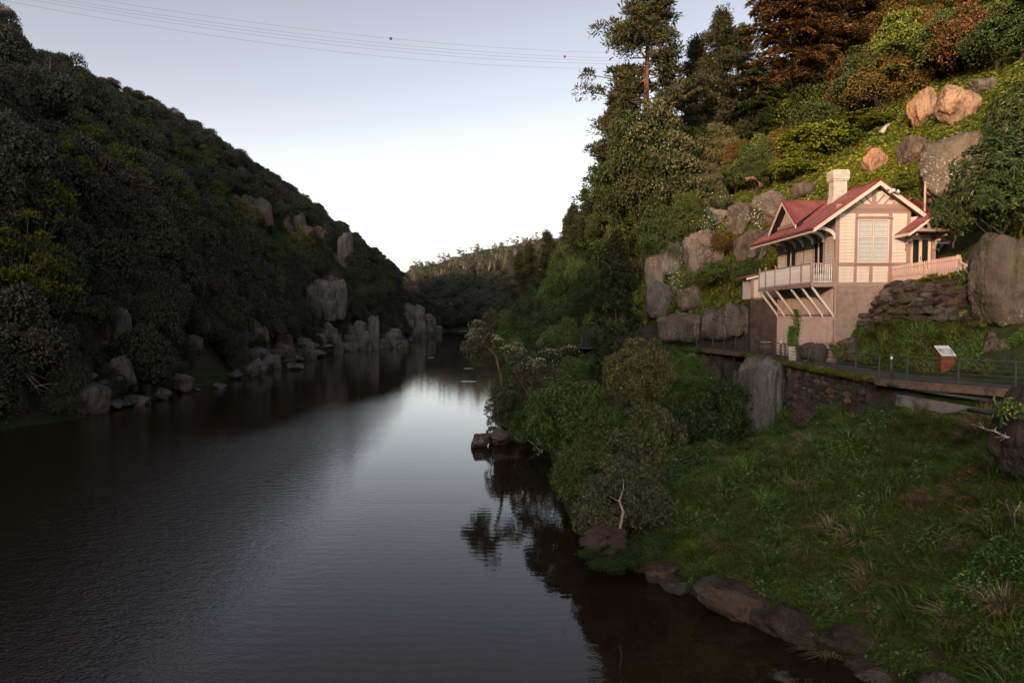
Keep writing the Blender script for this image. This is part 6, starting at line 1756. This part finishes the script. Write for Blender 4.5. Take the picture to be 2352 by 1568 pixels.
for i in range(n):
    q = at(g.normal(2235,34), g.normal(965,26), 24.5)
    P.append((q.x, q.y, T1(q.x, q.y)+.12))
V = leafV(np.array(P)+g.normal(size=(n,3))*.12, g.normal(size=(n,3)), g.normal(size=(n,3)), .10*g.uniform(.5,1.3,n), .06*g.uniform(.5,1.3,n))
tag(link('leaf_litter', mesh('leaf_litter', V, quads(n), False, [M['l_brown']])), 'pile of dead brown leaves under the deck at the right', kind='stuff')
# light leaved sprays on the bank
for i, (dx, dy, w, h, Y, lb) in enumerate(((1652,1040,90,90,39,'fresh light green leafy spray in the shade right of the thicket'),(1555,1190,60,60,33,'lime creeper over the broad shore boulder'),(1820,1355,90,100,25.2,'dark ivy mound at the shore above the jutting rock'),(1680,1290,60,60,28.4,'green leafy clump above the dark slab'),(2340,1230,60,160,20.6,'ivy hanging at the right edge of the bank'))):
    me = mat_leaves(70+i, 1300, .5, .95, .042, .034, 'l_ivy' if i in (2,4) else 'l_mid'); s = Y/FD
    o = thing('creeping_plant', lb, 'plant', at(dx, dy+h*.4, Y)); o.scale = (w*s, w*s, h*s); link('foliage', me, o); me.materials[0]

# ---------------------------------------------------------------- foam on the river, power lines
def foam(cx, cy, w, label, d=.22):
    P = hit(cx, cy); s = P.y/FD; g = np.random.default_rng(int(cx)); n = 26
    pts_ = [(math.cos(t)*w*s/2*g.uniform(.6,1.05), math.sin(t)*w*s*d*g.uniform(.5,1.1)*1.6) for t in np.linspace(0, 6.28, n, False)]
    tag(MB().prism(pts_, 'z', .004, .03).build('foam_patch', M['foam'], None, False, (P.x, P.y, 0)), label, 'foam')
m_, t_ = nt('river_foam'); nn_ = noise(t_, 4, 5); finish(t_, ramp(t_, nn_, [(.4,(.30,.29,.27)),(.6,(.72,.72,.70))]), .9, nn_, .4, .05); M['foam'] = m_
foam(990,821,18,'small foam streak in mid river, upper left of three'); foam(1076,847,24,'foam streak near the blossoming tree'); foam(1076,876,38,'widest foam streak below the blossoming tree'); foam(1072,760,52,'pale riffle where the river disappears at the bend')
sk = MB()
def wire(label, a, b, sag, balls=(), r=.021):
    th = thing('power_line', label, 'power line', a); L = [Vector((0,0,0)).lerp(b-a, i/40) - Vector((0,0,sag*4*(i/40)*(1-i/40))) for i in range(41)]
    MB().tube(L, r, 4).build('cable', M['steel'], th)
    for f, mt in balls:
        i = f*40; k = int(i); p = L[k].lerp(L[k+1], i-k); D, Fc = ico(2)
        link('marker_ball', mesh('marker_ball', D*.42, Fc, True, [M[mt]]), th, p)
# cables hang from masts beyond the ridge line and the right hill top
def cab(y0, y1, bend, label, balls=(), Ya=150, Yb=240):
    a = at(-120, y0-15, Ya); b = at(1640, y1, Yb); wire(label, a, b, bend, balls)
cab(-45, 122, 5.2, 'topmost thin cable over the gorge with a dark marker ball', ((.46,'steel'),))
cab(-32, 134, 5.2, 'second cable over the gorge with a red marker ball', ((.72,'rustpost'),))
cab(-27, 138, 5.6, 'third cable crossing the sky over the gorge')
cab(-20, 144, 5.8, 'fourth cable crossing the sky over the gorge')
cab(-8, 152, 6.4, 'lowest cable crossing the sky over the gorge')
for dx, dy, lb in ((932,408,'tiny bird over the river, left one'),(1206,392,'tiny bird over the river, right one')):
    b_ = MB().add([(0,-.3,0),(0,.3,.02),(-.6,.05,.18),(.6,.05,.18),(0,0,-.06)], [(0,2,1),(0,1,3),(0,4,2),(0,3,4),(2,4,1),(4,3,1)])
    tag(b_.build('bird', M['steel'], None, False, at(dx, dy, 190)), lb, 'bird')
